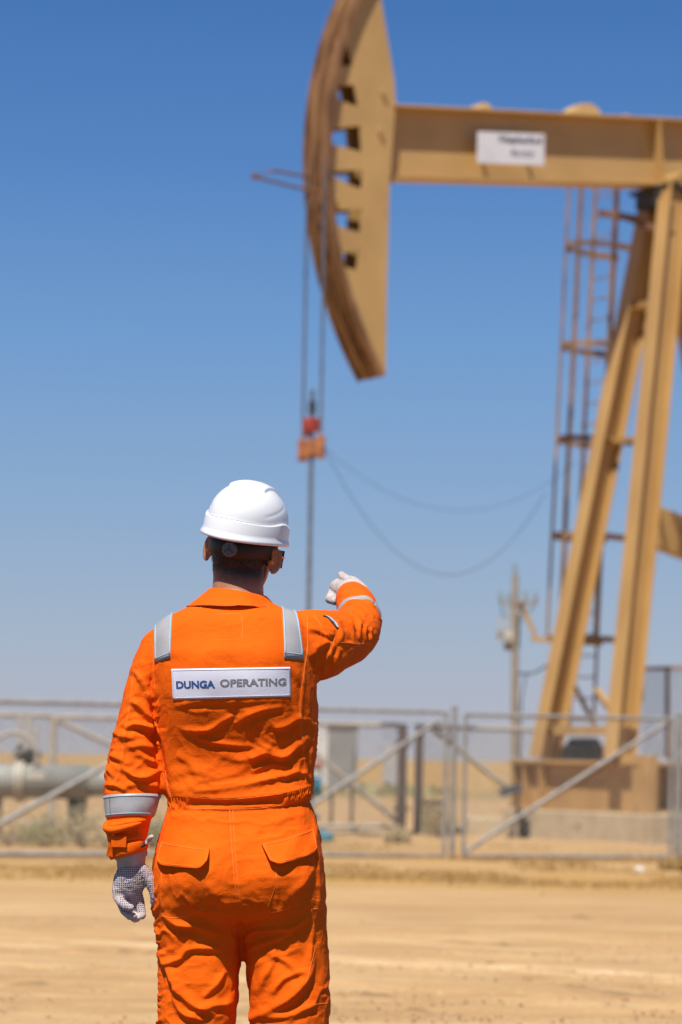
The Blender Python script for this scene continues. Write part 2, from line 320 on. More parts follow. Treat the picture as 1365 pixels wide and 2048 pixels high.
for k in range(15000):
    y = 10.2 + 8 * random.random() ** 1.6; x = random.uniform(-.19, .19) * y; dn = vnoise(np.array([[x * 1.1, y * 2.4, 7.]]))[0]
    if dn < -.1: continue
    s = .0025 + .009 * random.random() ** 8; n = len(V); q = Vector((x, y, s * .3)); a0_ = random.random() * 6
    V += [q + Vector((math.cos(a0_ + t) * s * random.uniform(.7, 1.4), math.sin(a0_ + t) * s, 0)) for t in (0, 1.57, 3.14, 4.71)] + [q + Vector((0, 0, s * .7)), q - Vector((0, 0, s))]
    Fc += [(n + i, n + (i + 1) % 4, n + 4) for i in range(4)] + [(n + (i + 1) % 4, n + i, n + 5) for i in range(4)]
tag(link('grit', V, Fc, M['sandstone']), 'loose grit and small clods scattered over the sandy track', 'gravel', kind='stuff')
# ------------------------------------------------------------ pump jack
O = Vector((.61, 35.5, 0)); U = Vector((.825, .566, 0)).normalized(); Vv = Vector((.566, -.825, 0)).normalized()
def sw(s, w, z): return O + U * s + Vv * w + Vector((0, 0, z))
def onplane(px, py, w):
    a, b = ray(px, py); d = Vector((a, 1, b)); o = Vector((0, 0, CAMH)); q = O + Vv * w
    t = (q - o).dot(Vv) / d.dot(Vv); h = o + d * t; return (h - O).dot(U), h.z
pj = empty('pump_jack', sw(4, 0, 0), 'huge tan painted oil pump jack with curved horse head, towering behind the fence', 'pump jack')
# walking beam
s0, zt0 = onplane(790, 207, .22); s1, zt1 = onplane(1365, 236, .22); _, zb0 = onplane(785, 352, .22); _, zb1 = onplane(1365, 370, .22)
mt = (zt1 - zt0) / (s1 - s0); mb = (zb1 - zb0) / (s1 - s0)
print('beam', s0, zt0, s1, zt1, zb0, zb1, 'slopes', mt, mb)
mslope = (mt + mb) / 2; ztop = lambda s: (zt0 + zb0) / 2 + mslope * (s - s0) + hgt / 2
hgt = ((zt0 - zb0) + (zt1 - zb1)) / 2; zbot = lambda s: ztop(s) - hgt
SB, SE = s0 - .35, s1 + 5.0; bd = (U + Vector((0, 0, mslope))).normalized(); bn = bd.cross(Vv).normalized() * -1
if bn.z < 0: bn = -bn
def beamseg(mb_, w0, w1, za, zb, sa=SB, se=SE):
    a = sw(sa, (w0 + w1) / 2, ztop(sa)) - bn * (za + zb) / 2; b = sw(se, (w0 + w1) / 2, ztop(se)) - bn * (za + zb) / 2
    mb_.box((a + b) / 2, (b - a) / 2, Vv * (w1 - w0) / 2, bn * (zb - za) / 2)
m = MB(); beamseg(m, -.205, .205, 0, .035, s0 - .01); beamseg(m, -.205, .205, hgt - .035, hgt, s0 - .03); beamseg(m, -.012, .012, .0345, hgt - .0345)
m.build('walking_beam', M['tan'], pj, bevel=.004)
def stiffener(s, name='stiffener'):
    m = MB(); 
    for sg in (1, -1):
        a = sw(s, sg * .118, ztop(s)) - bn * hgt / 2; m.box(a, bd * .01, Vv * .104, bn * (hgt / 2 - .037))
    m.build(name, M['tan'], pj)
sr, _ = onplane(1313, 300, .15); stiffener(sr); stiffener(SE - .3); stiffener(sr + .9)
# things on top of the beam
def onbeam(px0, px1, h, w=.16):
    a, _ = onplane(px0, 210, .1); b, _ = onplane(px1, 210, .1)
    m = MB(); n = 10; V = []
    for i in range(n + 1):
        t = i / n; s = a + (b - a) * t; hh = h * (min(1, t * 2.2) if t < .8 else max(.55, 1 - (t - .8) * 2)); base = sw(s, 0, ztop(s)) 
        V += [base - Vv * w - bn * .004, base + Vv * w - bn * .004, base + Vv * w * .8 + bn * hh, base - Vv * w * .8 + bn * hh]
    f = [(0, 1, 2, 3), tuple(4 * n + k for k in (3, 2, 1, 0))] + [(4 * i + k, 4 * i + (k + 1) % 4, 4 * i + 4 + (k + 1) % 4, 4 * i + 4 + k) for i in range(n) for k in range(4)]
    m.add(V, f); m.build('beam_bracket', M['tan'], pj, bevel=.01)
onbeam(948, 980, .10); onbeam(1130, 1197, .17); onbeam(1245, 1262, .05, .1)
# horse head plates
curve = [(766, 752), (748, 716), (730, 680), (713, 637), (700, 590), (689, 555), (680, 520), (670, 475), (663, 430), (658, 395), (655, 360), (655, 300), (657, 265), (660, 230), (665, 190), (672, 150), (680, 113), (690, 80), (700, 40), (712, 0), (724, -28), (737, -52), (756, -84)]
WF = .275; WP = .17
C2 = [Vector(onplane(x, y, WF)) for x, y in curve]
# smooth it into a clean arc
ctr_s = [p.x for p in C2]; ctr_z = [p.y for p in C2]
A_ = np.array([[2 * a, 2 * b, 1] for a, b in zip(ctr_s, ctr_z)]); bb = np.array([a * a + b * b for a, b in zip(ctr_s, ctr_z)]); sol = np.linalg.lstsq(A_, bb, rcond=None)[0]
sc_, zc_ = sol[0], sol[1]; rad = math.sqrt(sol[2] + sc_ ** 2 + zc_ ** 2); print('arc', sc_, zc_, rad)
a0 = math.atan2(C2[0].y - zc_, C2[0].x - sc_) % (2 * math.pi); a1 = math.atan2(C2[-1].y - zc_, C2[-1].x - sc_) % (2 * math.pi)
NA = 48; arc = [Vector((sc_ + rad * math.cos(a0 + (a1 - a0) * i / NA), zc_ + rad * math.sin(a0 + (a1 - a0) * i / NA))) for i in range(NA + 1)]
back_px = [(757, -88), (762, 0), (772, 60), (788, 160), (791, 205), (780, 350), (778, 400), (773, 600), (771, 746)]
back = [Vector(onplane(x, y, WP)) for x, y in back_px]
holes_px = [[(690, 80), (704, 131), (676, 133)], [(674, 172), (707, 170), (716, 213), (700, 209), (676, 199)], [(662, 258), (719, 252), (723, 304), (664, 289)], [(664, 342), (724, 341), (724, 379), (700, 370), (664, 352)], [(668, 421), (722, 418), (721, 465), (694, 459), (672, 450)], [(682, 508), (718, 499), (713, 541), (690, 534)]]
outer = [p + Vector((.02, 0)) for p in arc] + back
loops = [outer] + [[Vector(onplane(x, y, WP)) for x, y in h] for h in holes_px]
def plate(name, w, th, mat):
    flat = [p for l in loops for p in l]; tri = tessellate_polygon([[Vector((p.x, p.y, 0)) for p in l] for l in loops]); n = len(flat)
    V = [sw(p.x, w - th / 2, p.y) for p in flat] + [sw(p.x, w + th / 2, p.y) for p in flat]
    Fc = [tuple(t) for t in tri] + [tuple(i + n for i in reversed(t)) for t in tri]; k = 0
    for l in loops:
        for i in range(len(l)): a = k + i; b = k + (i + 1) % len(l); Fc.append((a, b, b + n, a + n))
        k += len(l)
    return link(name, V, Fc, mat, pj)
hp = plate('head_side_plate', WP, .03, M['tan']); plate('head_side_plate', -WP, .03, M['tan'])
def facemesh(w0, w1, din, dout, name, mat, parent=pj):
    V = []; cc = Vector((sc_, zc_))
    for p in arc:
        n = (p - cc).normalized()
        a = p + n * din; b = p + n * dout
        V += [sw(a.x, w0, a.y), sw(a.x, w1, a.y), sw(b.x, w1, b.y), sw(b.x, w0, b.y)]
    n = len(arc); Fc = [(0, 1, 2, 3), tuple(4 * (n - 1) + k for k in (3, 2, 1, 0))] + [(4 * i + k, 4 * i + (k + 1) % 4, 4 * i + 4 + (k + 1) % 4, 4 * i + 4 + k) for i in range(n - 1) for k in range(4)]
    return link(name, V, Fc, mat, parent)
hf = facemesh(-WF, WF, -.03, 0, 'head_face', M['grease'])
hf.data.transform(Matrix.Identity(4))
facemesh(WF + .002, WF + .03, -.05, .045, 'head_rail', M['grease'], hf); facemesh(-WF - .03, -WF - .002, -.05, .045, 'head_rail', M['grease'], hf)
facemesh(-.06, -.03, .001, .035, 'head_rail', M['grease'], hf); facemesh(.03, .06, .001, .035, 'head_rail', M['grease'], hf)
for k in (6, 14, 22, 30, 38):            # internal ribs
    p = arc[k]; cc = Vector((sc_, zc_)); n = (cc - p).normalized(); m = MB(); a = sw((p + n * .04).x, 0, (p + n * .04).y); 
    m.box(a + (U * n.x + Vector((0, 0, n.y))) * .03, (U * n.x + Vector((0, 0, n.y))) * .05, Vv * (WP - .02), (U * -n.y + Vector((0, 0, n.x))) * .012); m.build('head_rib', M['tan'], pj)
V = []                      # closing strip added round the back of the head to darken its inside
for p in back[1:-1]: V += [sw(p.x - .05, -WP + .016, p.y), sw(p.x - .05, WP - .016, p.y)]
link('head_back_strip', V, [(2 * i, 2 * i + 1, 2 * i + 3, 2 * i + 2) for i in range(len(V) // 2 - 1)], M['tan'], pj).modifiers.new('s', 'SOLIDIFY').thickness = .02
# latch bolts
for (x, y) in ((768, 185), (762, 262), (672, 398), (696, 583)):
    m = MB(); s, z = onplane(x, y, WP + .03); m.tube([sw(s, WP + .012, z), sw(s, WP + .05, z)], .045, 8); m.box(sw(s + .03, WP + .035, z - .06), U * .015, Vv * .012, Vector((0, 0, .05))); m.build('head_pin', M['tan'], pj)
V = []  # inner panel added behind the holes to keep the head dark inside
for py in (60, 150, 250, 350, 450, 560): s, z = onplane(735, py, 0); V += [sw(s, -WP + .016, z), sw(s, WP - .016, z)]
link('head_inner_panel', V, [(2 * i, 2 * i + 1, 2 * i + 3, 2 * i + 2) for i in range(len(V) // 2 - 1)], M['rustbrown'], pj).modifiers.new('s', 'SOLIDIFY').thickness = .02
m = MB(); s_, z_ = onplane(783, 356, .2); m.box(sw(s_ - .05, .0, z_ + .0), U * .12, Vv * .15, Vector((0, 0, .05))); m.build('head_seat', M['rustbrown'], pj)
# bracket loop in front of the head
def pt(px, py, w): s, z = onplane(px, py, w); return sw(s, w, z)
m = MB(); m.tube([pt(640, 386, .12), pt(608, 378, .12), pt(505, 353, .12), pt(548, 341, -.18), pt(615, 353, -.18), pt(640, 360, -.18)], .022, 8); m.box(pt(512, 353, .1), U * .06, Vv * .03, Vector((0, 0, .03)))
m.build('wire_guide', M['rustbrown'], pj)
# samson post legs
def ibeam(mb_, a, b, bw, d, side=Vv, t=.022, wt=.016):
    a = Vector(a); b = Vector(b); ax = (b - a).normalized(); v = (side - ax * side.dot(ax)).normalized(); u = v.cross(ax).normalized()
    if u.dot(U) < 0: u = -u
    c = (a + b) / 2; h = (b - a) / 2
    mb_.box(c - u * d / 2, h, v * bw / 2, u * t / 2); mb_.box(c + u * d / 2, h, v * bw / 2, u * t / 2); mb_.box(c, h, v * wt / 2, u * (d / 2 - t / 2 - .0005))
    return u
PA = P(1050, 1612, 38.8); W_ = 2.80; PB = PA + Vv * W_; PA.z = PB.z = 0
TOPC = P(1345, 396, 38.45)
sT = (TOPC - O).dot(U); wT = (TOPC - O).dot(Vv); print('top', TOPC, sT, wT)
ztp = zbot(sT) - .12
zb_ = CAMH + .04
legs = []
for (bx, bD, tx, tD, hid) in ((1090, 38.6, 1312, 38.9, 0), (1240, 36.75, 1350, 38.15, 0)):
    a = P(bx, 1505, bD); b = P(tx, 410, tD); a.z = zb_; b.z = ztp
    m = MB(); ibeam(m, a, b, .29, .40); m.build('post_leg', M['tan_leg'], pj, bevel=.004); legs.append((a, b))
# rear legs, out past the right edge
for (w, s_) in ((-.9, sT + 3.2), (.9, sT + 3.2)):
    m = MB(); ibeam(m, sw(s_, w, zb_), sw(sT + .25, w * .3, ztp), .28, .3); m.build('post_leg', M['tan_leg'], pj, bevel=.004)
def onleg(i, py):
    a, b = legs[i]; zz = None
    for k in range(400):
        t = k / 399; q = a.lerp(b, t); X, Y = proj(np.array([q[:]]))
        if Y[0] <= py: return q
    return b
# braces between the legs
for (ya, yb, r, mk) in ((884, 876, .035, 'tan_leg'), (616, 600, .045, 'tan_leg'), (1462, 1462, .07, 'tan_leg')):
    m = MB(); m.bar(onleg(0, ya), onleg(1, yb), r * .7, r); m.build('cross_brace', M[mk], pj)
for i, py in ((0, 622), (0, 882), (0, 1455), (1, 1455)):   # gusset stiffeners in the channels
    q = onleg(i, py); m = MB(); m.box(q, U * .155, Vv * .165, Vector((0, 0, .012))); m.build('gusset', M['tan_leg'], pj)
m = MB(); m.box((sw(sT, 0, ztp + .02)), U * .42, Vv * .45, Vector((0, 0, .03))); m.box(sw(sT - .05, 0, ztp - .13), U * .36, Vv * .3, Vector((0, 0, .118))); m.build('saddle_plate', M['dark'], pj, bevel=.01)
m = MB(); m.tube([sw(sT, -.42, ztp + .17), sw(sT, .42, ztp + .17)], .13, 16); m.build('saddle_bearing', M['tan_leg'], pj)
m = MB(); m.bar(onleg(1, 470) + U * .05, P(1240, 430, 38.6), .04, .05); m.bar(P(1197, 425, 38.9), P(1275, 438, 38.9), .03, .05); m.build('ladder_bracket', M['rustbrown'], pj)
# skid box under the legs
def quadbox(mb_, a, b, du, z0, z1):
    mb_.add([Vector((p.x, p.y, z)) for z in (z0, z1) for p in (a, b, b + U * du, a + U * du)], [(3, 2, 1, 0), (4, 5, 6, 7), (0, 1, 5, 4), (1, 2, 6, 5), (2, 3, 7, 6), (3, 0, 4, 7)])
zc = P(1150, 1622, 37.6).z; zsk = CAMH + .0
print('skid z', zc, zsk)
m = MB(); quadbox(m, PA - Vv * .06 - U * .12, PB + Vv * .06 - U * .12, .34, zsk - .03, zsk + .03); quadbox(m, PA - U * .1, PB - U * .1, .3, zc + .001, zc + .035)
quadbox(m, PA + U * .05, PB + U * .05, .03, zc + .036, zsk - .031)
m.build('skid_end_beam', M['tan_skid'], pj, bevel=.004)
for k, t in enumerate((.02, .17, .98)):
    q = PA.lerp(PB, t); m = MB(); quadbox(m, q - U * .095 - Vv * .02, q - U * .095 + Vv * .02, .14, zc + .036, zsk - .031); m.build('skid_stiffener', M['tan_skid'], pj)
m = MB()   # the tall box foot under the near leg
q = PB + U * .0; quadbox(m, q - Vv * .12 - U * .1, q + Vv * .28 - U * .1, .17, zc + .002, zsk + .12); m.build('leg_foot_box', M['tan_skid'], pj, bevel=.006)
for w_, base in ((0, PB - Vv * .22), (1, PA)):
    m = MB(); quadbox(m, base + U * .074, base - Vv * .52 + U * .074, 7.4, zsk - .035, zsk + .02)
    quadbox(m, base + U * .074, base - Vv * .52 + U * .074, 7.4, zc + .001, zc + .04); quadbox(m, base + U * .074 - Vv * .44, base - Vv * .46 + U * .074, 7.4, zc + .041, zsk - .036)
    for k in range(7):
        q = base + U * (1.05 + k * 1.0); quadbox(m, q - Vv * .06, q - Vv * .439, .025, zc + .0415, zsk - .0365)
    m.build('skid_rail', M['tan_skid'], pj)
# dark motor housing seen between the legs, mast, pitman arm, guard
c = P(1168, 1492, 41.5); m = MB(); m.box(Vector((c.x, c.y, CAMH + .14)), U * .65, Vv * .3, Vector((0, 0, .13))); m.tube([Vector((c.x, c.y, CAMH + .26)) - Vv * .3, Vector((c.x, c.y, CAMH + .26)) + Vv * .3], .16, 20); m.build('motor_housing', M['dark'], pj, bevel=.02)
m = MB(); a = P(1300, 1048, 40.0); b = P(1440, 1110, 41.5)
pa, pb = P(1300, 1050, 40.2), P(1600, 1168, 43.0); m.bar(pa, pb, .10, .345, up=(0, 0, 1)); 
m.build('crank_arm', M['tan'], pj, bevel=.02)
cc_ = P(1600, 1165, 43); m = MB(); m.tube([cc_ - Vv * .25, cc_ + Vv * .25], .9, 40); m.build('counterweight', M['tan'], pj)
m = MB(); gbz = cc_.z; gx = Vector((cc_.x, cc_.y, 0)); m.box(gx + Vector((0, 0, (gbz + zsk) / 2)) - Vv * .8, U * .7, Vv * .5, Vector((0, 0, (gbz - zsk) / 2))); m.build('gearbox_stand', M['tan'], pj, bevel=.03)
for w in (-1.1, 1.1):                       # pitman arms up to the beam tail
    q = sw(SE - .8, w * .8, zbot(SE - .8)); m = MB(); m.bar(gx + Vector((0, 0, gbz)) + Vv * w - Vv * .0, q, .06, .12); m.build('pitman_arm', M['tan'], pj)
m = MB(); q = sw(SE - .8, 0, zbot(SE - .8) - .08); m.bar(q - Vv * 1.0, q + Vv * 1.0, .1, .078); m.build('equalizer_bar', M['tan'], pj)
# slack pieces near the ladder foot
m = MB(); m.bar(P(1194, 1382, 39.2), P(1224, 1420, 37.5), .05, .05); m.build('diagonal_brace', M['tan_leg'], pj)
m = MB(); m.bar(P(1140, 1355, 39.8), P(1190, 1450, 39.8), .02, .04); m.build('belt_arm', M['tan'], pj)
# ladder with cage, on the far side of the post
lad = empty('caged_ladder', P(1160, 1500, 40), 'tall rusty tan access ladder with safety cage hoops beside the pump jack post', 'ladder')
LT = P(1215, 352, 40.3); LB = P(1163, 1460, 39.6)
def lp(py, w, s):
    t = (1460 - py) / (1460 - 352); q = LB.lerp(LT, t); return q + Vv * w + U * s
HWL = .30
for w in (-HWL, HWL):
    m = MB(); m.tube([lp(1455, w, 0), lp(352, w, 0)], .026, 8); m.build('rail', M['ladder'], lad)
m = MB(); k = 0
for py in np.arange(1440, 352, -42.0):
    m2 = MB(); m2.tube([lp(py, -HWL, 0), lp(py, HWL, 0)], .013, 6); m2.build('rung', M['ladder'], lad)
hoops = [(502, 'wide'), (702, ''), (889, ''), (1080, ''), (1282, 'base')]
def hp_(py, ang, rr=.72):
    w = math.sin(ang) * .40; s = -.02 - rr * max(0, math.cos(ang)) ; return lp(py, w, s)
for py, kd in hoops:
    m = MB(); n = 14; pts = [hp_(py, R(-105 + 210 * i / n)) for i in range(n + 1)]
    for i in range(n): m.bar(pts[i], pts[i + 1], .006, .045)
    m.bar(lp(py, -HWL - .1, 0), lp(py, -HWL - .05, .62), .03, .05); m.bar(lp(py, HWL + .1, 0), lp(py, HWL + .05, .5), .03, .05)
    m.build('cage_hoop', M['ladder'], lad)
for ang in (-75, -25, 22, 50, 80):
    m = MB(); m.bar(hp_(1285, R(ang)), hp_(356, R(ang)), .006, .026, up=U[:]); m.build('cage_strap', M['ladder'], lad)
m = MB(); m.bar(P(1063, 1278, 39.4), P(1205, 1288, 39.4), .05, .035); m.bar(P(1038, 1205, 39.4), P(1073, 1275, 39.4), .015, .03); m.build('step_plate', M['tan_leg'], lad)
# brand board on the beam
sa, za = onplane(957, 263, .25); sb, zb = onplane(1090, 268, .25); _, zc1 = onplane(957, 326, .25); _, zd = onplane(1090, 331, .25)
def bq(s, z, w): return sw(s, w, z)
m = MB(); W0, W1 = .232, .25
qs = [(sa, za), (sb, zb), (sb, zd), (sa, zc1)]
m.add([bq(s, z, W0) for s, z in qs] + [bq(s, z, W1) for s, z in qs], [(0, 1, 2, 3), (7, 6, 5, 4), (0, 4, 5, 1), (1, 5, 6, 2), (2, 6, 7, 3), (3, 7, 4, 0)])
sgn = m.build('beam_sign', M['signwhite'], pj)
for s_ in (sa + .2, sb - .2):
    m = MB(); m.box(bq(s_, (za + zc1) / 2 + mslope * (s_ - sa), .122), U * .02, Vv * .109, Vector((0, 0, .03))); m.build('sign_bracket', M['tan'], sgn)
def textmesh(txt, bold=0.0, shear=0.0):
    c = bpy.data.curves.new('t', 'FONT'); c.body = txt; c.offset = bold; c.shear = shear; c.resolution_u = 4
    o = bpy.data.objects.new('t', c); COL.objects.link(o); dg = bpy.context.evaluated_depsgraph_get(); me = bpy.data.meshes.new_from_object(o.evaluated_get(dg))
    v = np.array([x.co[:] for x in me.vertices]); f = [tuple(p.vertices) for p in me.polygons]; bpy.data.objects.remove(o); bpy.data.curves.remove(c)
    mn = v.min(0); mx = v.max(0); v = (v - mn) / (mx - mn + 1e-9); return v, f
for txt, x0, x1, y0, y1, mk, bo, sh in (('Weatherford', .30, .96, .66, .90, 'ink', .03, .1), ('Maximizer', .48, .86, .24, .50, 'inkgrey', .012, .5), ('II', .80, .86, .08, .16, 'inkgrey', .0, 0)):
    if txt == 'II': continue
    v, f = textmesh(txt, bo, sh); V = []
    for q in v:
        a = x0 + (x1 - x0) * q[0]; b = y0 + (y1 - y0) * q[1]; s = sa + (sb - sa) * a; zt_ = za + (zb - za) * a; zl = zc1 + (zd - zc1) * a
        V.append(bq(s, zl + (zt_ - zl) * b, W1 + .002))
    link('sign_lettering', V, f, M[mk], sgn)
# bridle cables, carrier bar, clamp and polished rod
zl = None
def tangent(w):
    i = min(range(len(arc)), key=lambda k: arc[k].x); return arc[i]
tp = tangent(0)
bar_z = P(624, 905, 35.2).z
cab = empty('bridle_cable_pair', sw(tp.x - .02, 0, bar_z), 'pair of thin steel cables hanging straight down from the horse head', 'cable')
wl, wr = -.27, .19
for w, px in ((wl, 607), (wr, 647)):
    m = MB(); sA = tp.x + .02
    up = [sw(p.x - .03, w, p.y) for p in arc[len(arc) // 2 - 2::5]]
    m.tube([sw(sA, w, bar_z - .05), sw(sA, w, tp.y - .8), sw(sA, w, tp.y)] ,   .021, 8); m.build('cable', M['steel'], cab)
sC = tp.x + .02; wc = (wl + wr) / 2
rod = empty('polished_rod_assembly', sw(sC, wc, 1.2), 'orange carrier bar with red clamp on a vertical steel rod hanging from the cables', 'rod')
m = MB(); m.box(sw(sC, wc - .12, bar_z), U * .08, Vv * .13, Vector((0, 0, .13))); m.box(sw(sC, wc + .14, bar_z + .01), U * .075, Vv * .10, Vector((0, 0, .11)))
for w in (wl, wr): m.tube([sw(sC, w, bar_z - .16), sw(sC, w, bar_z + .17)], .07, 12)
m.build('carrier_bar', M['orange'], rod, bevel=.045)
m = MB(); zr = P(624, 858, 35.2).z; m.box(sw(sC, wc, zr), U * .075, Vv * .09, Vector((0, 0, .10))); m.box(sw(sC, wc - .1, zr - .02), U * .05, Vv * .06, Vector((0, 0, .13))); m.tube([sw(sC - .12, wc, zr), sw(sC + .12, wc, zr)], .03, 8); m.build('rod_clamp', M['red'], rod, bevel=.03)
m = MB(); m.tube([sw(sC, wc, P(624, 835, 35.2).z), sw(sC, wc, P(624, 812, 35.2).z)], .055, 10); m.build('rod_cap', M['dark'], rod)
m = MB(); m.tube([sw(sC, wc, P(624, 788, 35.2).z), sw(sC, wc, 1.0)], .034, 10); m.build('rod', M['steel'], rod)
def caten(a, b, low, n=40):
    pts = []
    for i in range(n + 1):
        t = i / n; pts.append(a.lerp(b, t) - Vector((0, 0, low * 4 * t * (1 - t))))
    return pts
cA = sw(sC, wr + .08, bar_z)
for (pxb, pyb, Db, low, r, lb) in ((1092, 985, 39.5, 1.58, .0048, 'lower slack thin cable sagging from the carrier bar to the caged ladder'), (1150, 925, 39.5, .85, .0034, 'upper faint slack cable sagging from the carrier bar to the ladder')):
    m = MB(); m.tube(caten(cA, P(pxb, pyb, Db), low), r, 6); tag(m.build('slack_cable', M['rubber']), lb, 'cable', 'slack cables across the sky')
# wellhead mostly behind the man
wx = sw(sC, wc, 0); wh = empty('wellhead', wx, 'teal and faded red wellhead valve just behind the man\'s right hip', 'wellhead')
m = MB(); m.tube([wx + Vector((0, 0, -.02)), wx + Vector((0, 0, .12))], .20, 20); m.tube([wx + Vector((0, 0, .12)), wx + Vector((0, 0, .62))], .12, 16); m.tube([wx + Vector((0, 0, .3)), wx + Vector((0, 0, .38))], .2, 16); m.build('casing_head', M['teal'], wh, True)
m = MB(); m.tube([wx + Vector((-.25, 0, .78)), wx + Vector((.20, 0, .78))], .13, 16); m.tube([wx + Vector((.20, 0, .78)), wx + Vector((.235, 0, .78))], .2, 16); m.tube([wx + Vector((0, 0, .62)), wx + Vector((0, 0, .95))], .14, 16); m.build('tee', M['teal'], wh, True)
m = MB(); m.tube([wx + Vector((0, 0, .95)), wx + Vector((0, 0, 1.2))], .1, 16); m.tube([wx + Vector((0, 0, 1.08)), wx + Vector((.2, 0, 1.08))], .06, 12); m.tube([wx + Vector((.2, -.0, 1.08)), wx + Vector((.23, 0, 1.08))], .11, 16); m.build('stuffing_box', M['pink'], wh, True)
m = MB(); m.tube([wx + Vector((.1, 0, .12)), wx + Vector((.26, 0, .1)), wx + Vector((.3, 0, -.02))], .075, 12); m.tube([wx + Vector((.3, .0, -.02)), wx + Vector((.3, 0, .12))], .12, 12); m.build('flowline_elbow', M['teal'], wh, True)
# ------------------------------------------------------------ concrete blocks
m = MB(); quadbox(m, PA - U * .3 - Vv * .18, PB + Vv * .55 - U * .3, 9.2, -.3, zc); o = m.build('pump_foundation', M['concrete'], None, bevel=.025); tag(o, 'long pale cast concrete base under the pump jack skid', 'concrete base')
q = P(934, 1665, 38.8); m = MB(); q2 = P(1022, 1665, 38.8); zz = P(970, 1636, 38.8).z; m.abox(q.x, q2.x, 38.8, 39.8, -.3, zz); tag(m.build('concrete_block', M['concrete'], bevel=.03), 'low pale concrete block left of the pump jack base', 'block')
c = P(1052, 1662, 38.2); m = MB(); m.abox(c.x - .09, c.x + .07, 38.2, 38.6, 0, .28); m.tube([(c.x - .02, 38.4, .28), (c.x - .02, 38.4, .34)], .05, 10); tag(m.build('junction_box', M['dark'], bevel=.01), 'small dark box between the low block and the pump base', 'box')
# ------------------------------------------------------------ fences
def fz(t): return 0
def fpt(px, D): a, b = ray(px, HY); return Vector((a * D, D, 0))
def chainlink(a, b, z0, z1, parent, mat, step=.085, r=.0021):
    L_ = (b - a).length; d = (b - a).normalized(); H = z1 - z0; V = []; Fc = []; nn = Vector((-d.y, d.x, 0))
    def seg(t0, za, t1, zb_, off):
        p = a + d * t0 + Vector((0, 0, za)) + nn * off; q = a + d * t1 + Vector((0, 0, zb_)) + nn * off; ax = (q - p).normalized(); x = nn * r; y = ax.cross(nn).normalized() * r; n = len(V)
        for c in (p, q): V.extend([c + x, c + y, c - x, c - y])
        for k in range(4): Fc.append((n + k, n + (k + 1) % 4, n + 4 + (k + 1) % 4, n + 4 + k))
    k = -H
    while k < L_:
        t0, t1, za, zb_ = k, k + H, z0, z1
        if t0 < 0: za -= t0; t0 = 0
        if t1 > L_: zb_ -= (t1 - L_); t1 = L_
        if t1 > t0: seg(t0, za, t1, zb_, .002); seg(t0, z1 + z0 - za, t1, z1 + z0 - zb_, -.002)
        k += step
    return link('chain_link', V, Fc, mat, parent)
def zr_(py, px, D): a, b = ray(px, py); return CAMH + b * D
FD = lambda px: 29.9 - (1365 - px) * (29.9 - 27.4) / 1365
def panel(name, p0, p1, pyt0, pyt1, z0, label, cat, group, diag, r=.024, DF=FD, mat=None, mids=(), second=False, link_=True, endp=(1, 1), r2=.0021):
    mat = mat or M['galv']; a = fpt(p0, DF(p0)); b = fpt(p1, DF(p1)); za = zr_(pyt0, p0, DF(p0)); zb_ = zr_(pyt1, p1, DF(p1)); zt = (za + zb_) / 2
    root = empty(name, a, label, cat, group)
    m = MB(); m.tube([a + Vector((0, 0, zt)), b + Vector((0, 0, zt))], r, 10); m.build('top_rail', mat, root)
    m = MB(); m.tube([a + Vector((0, 0, z0)), b + Vector((0, 0, z0))], r, 10); m.build('bottom_rail', mat, root)
    for e, q in zip(endp, (a, b)):
        if e: m = MB(); m.tube([q + Vector((0, 0, z0 if e == 1 else -.1)), q + Vector((0, 0, zt))], r * 1.05, 10); m.build('upright', mat, root)
    for (t0, u0, t1, u1) in diag:
        m = MB(); m.tube([a.lerp(b, t0) + Vector((0, 0, z0 + (zt - z0) * u0)), a.lerp(b, t1) + Vector((0, 0, z0 + (zt - z0) * u1))], r * 1.05, 10); m.build('diagonal_brace', mat, root)
    if link_: chainlink(a, b, z0 + .01, zt - .01, root, M['wire'], r=r2)
    return root, zt
panel('gate_leaf', 930, 1343, 1430, 1437, .05, 'grey pipe gate leaf with rising diagonal brace before the pump jack base', 'gate', 'pipe gate leaves', [(.01, .03, .97, .97)])
panel('gate_leaf', 480, 892, 1415, 1424, .05, 'grey pipe gate leaf with chain link, right behind the man', 'gate', 'pipe gate leaves', [(.03, .03, .97, .95)])
def post(px, D, pyt, r, label, mat=None, name='gate_post'):
    q = fpt(px, D); zt = zr_(pyt, px, D); root = empty(name, q, label, 'post'); mat = mat or M['galv']
    m = MB(); m.tube([q + Vector((0, 0, -.2)), q + Vector((0, 0, zt))], r, 12); m.build('pole', mat, root); m = MB(); m.tube([q + Vector((0, 0, zt)), q + Vector((0, 0, zt + .02)), q + Vector((0, 0, zt + .035))], [r * 1.15, r * 1.1, r * .4], 12); m.build('cap', mat, root)
    for k in (.2, .8): m = MB(); m.tube([q + Vector((-r * 2.2, 0, zt * k)), q + Vector((-r * 2.2, 0, zt * k + .1))], .02, 8); m.build('hinge', mat, root)
post(908, FD(908) + .04, 1416, .034, 'grey pipe post between the two gate leaves')
post(1358, FD(1358) + .05, 1430, .045, 'grey pipe gate post at the right edge')
panel('chain_link_fence', 1373, 1760, 1438, 1446, .05, 'chain link fence panel running off past the right edge', 'fence', 'front fence panels', [])
panel('chain_link_fence', -60, 470, 1402, 1413, .05, 'grey chain link fence panel with a rising brace, left of the man', 'fence', 'front fence panels', [(.02, .10, .88, .96)], r=.03)
panel('chain_link_fence', -600, -66, 1392, 1402, .05, 'chain link fence panel running off past the left edge', 'fence', 'front fence panels', [])
BD = lambda px: 40.5 - (1365 - px) * 3.0 / 1365
G = M['galvback']
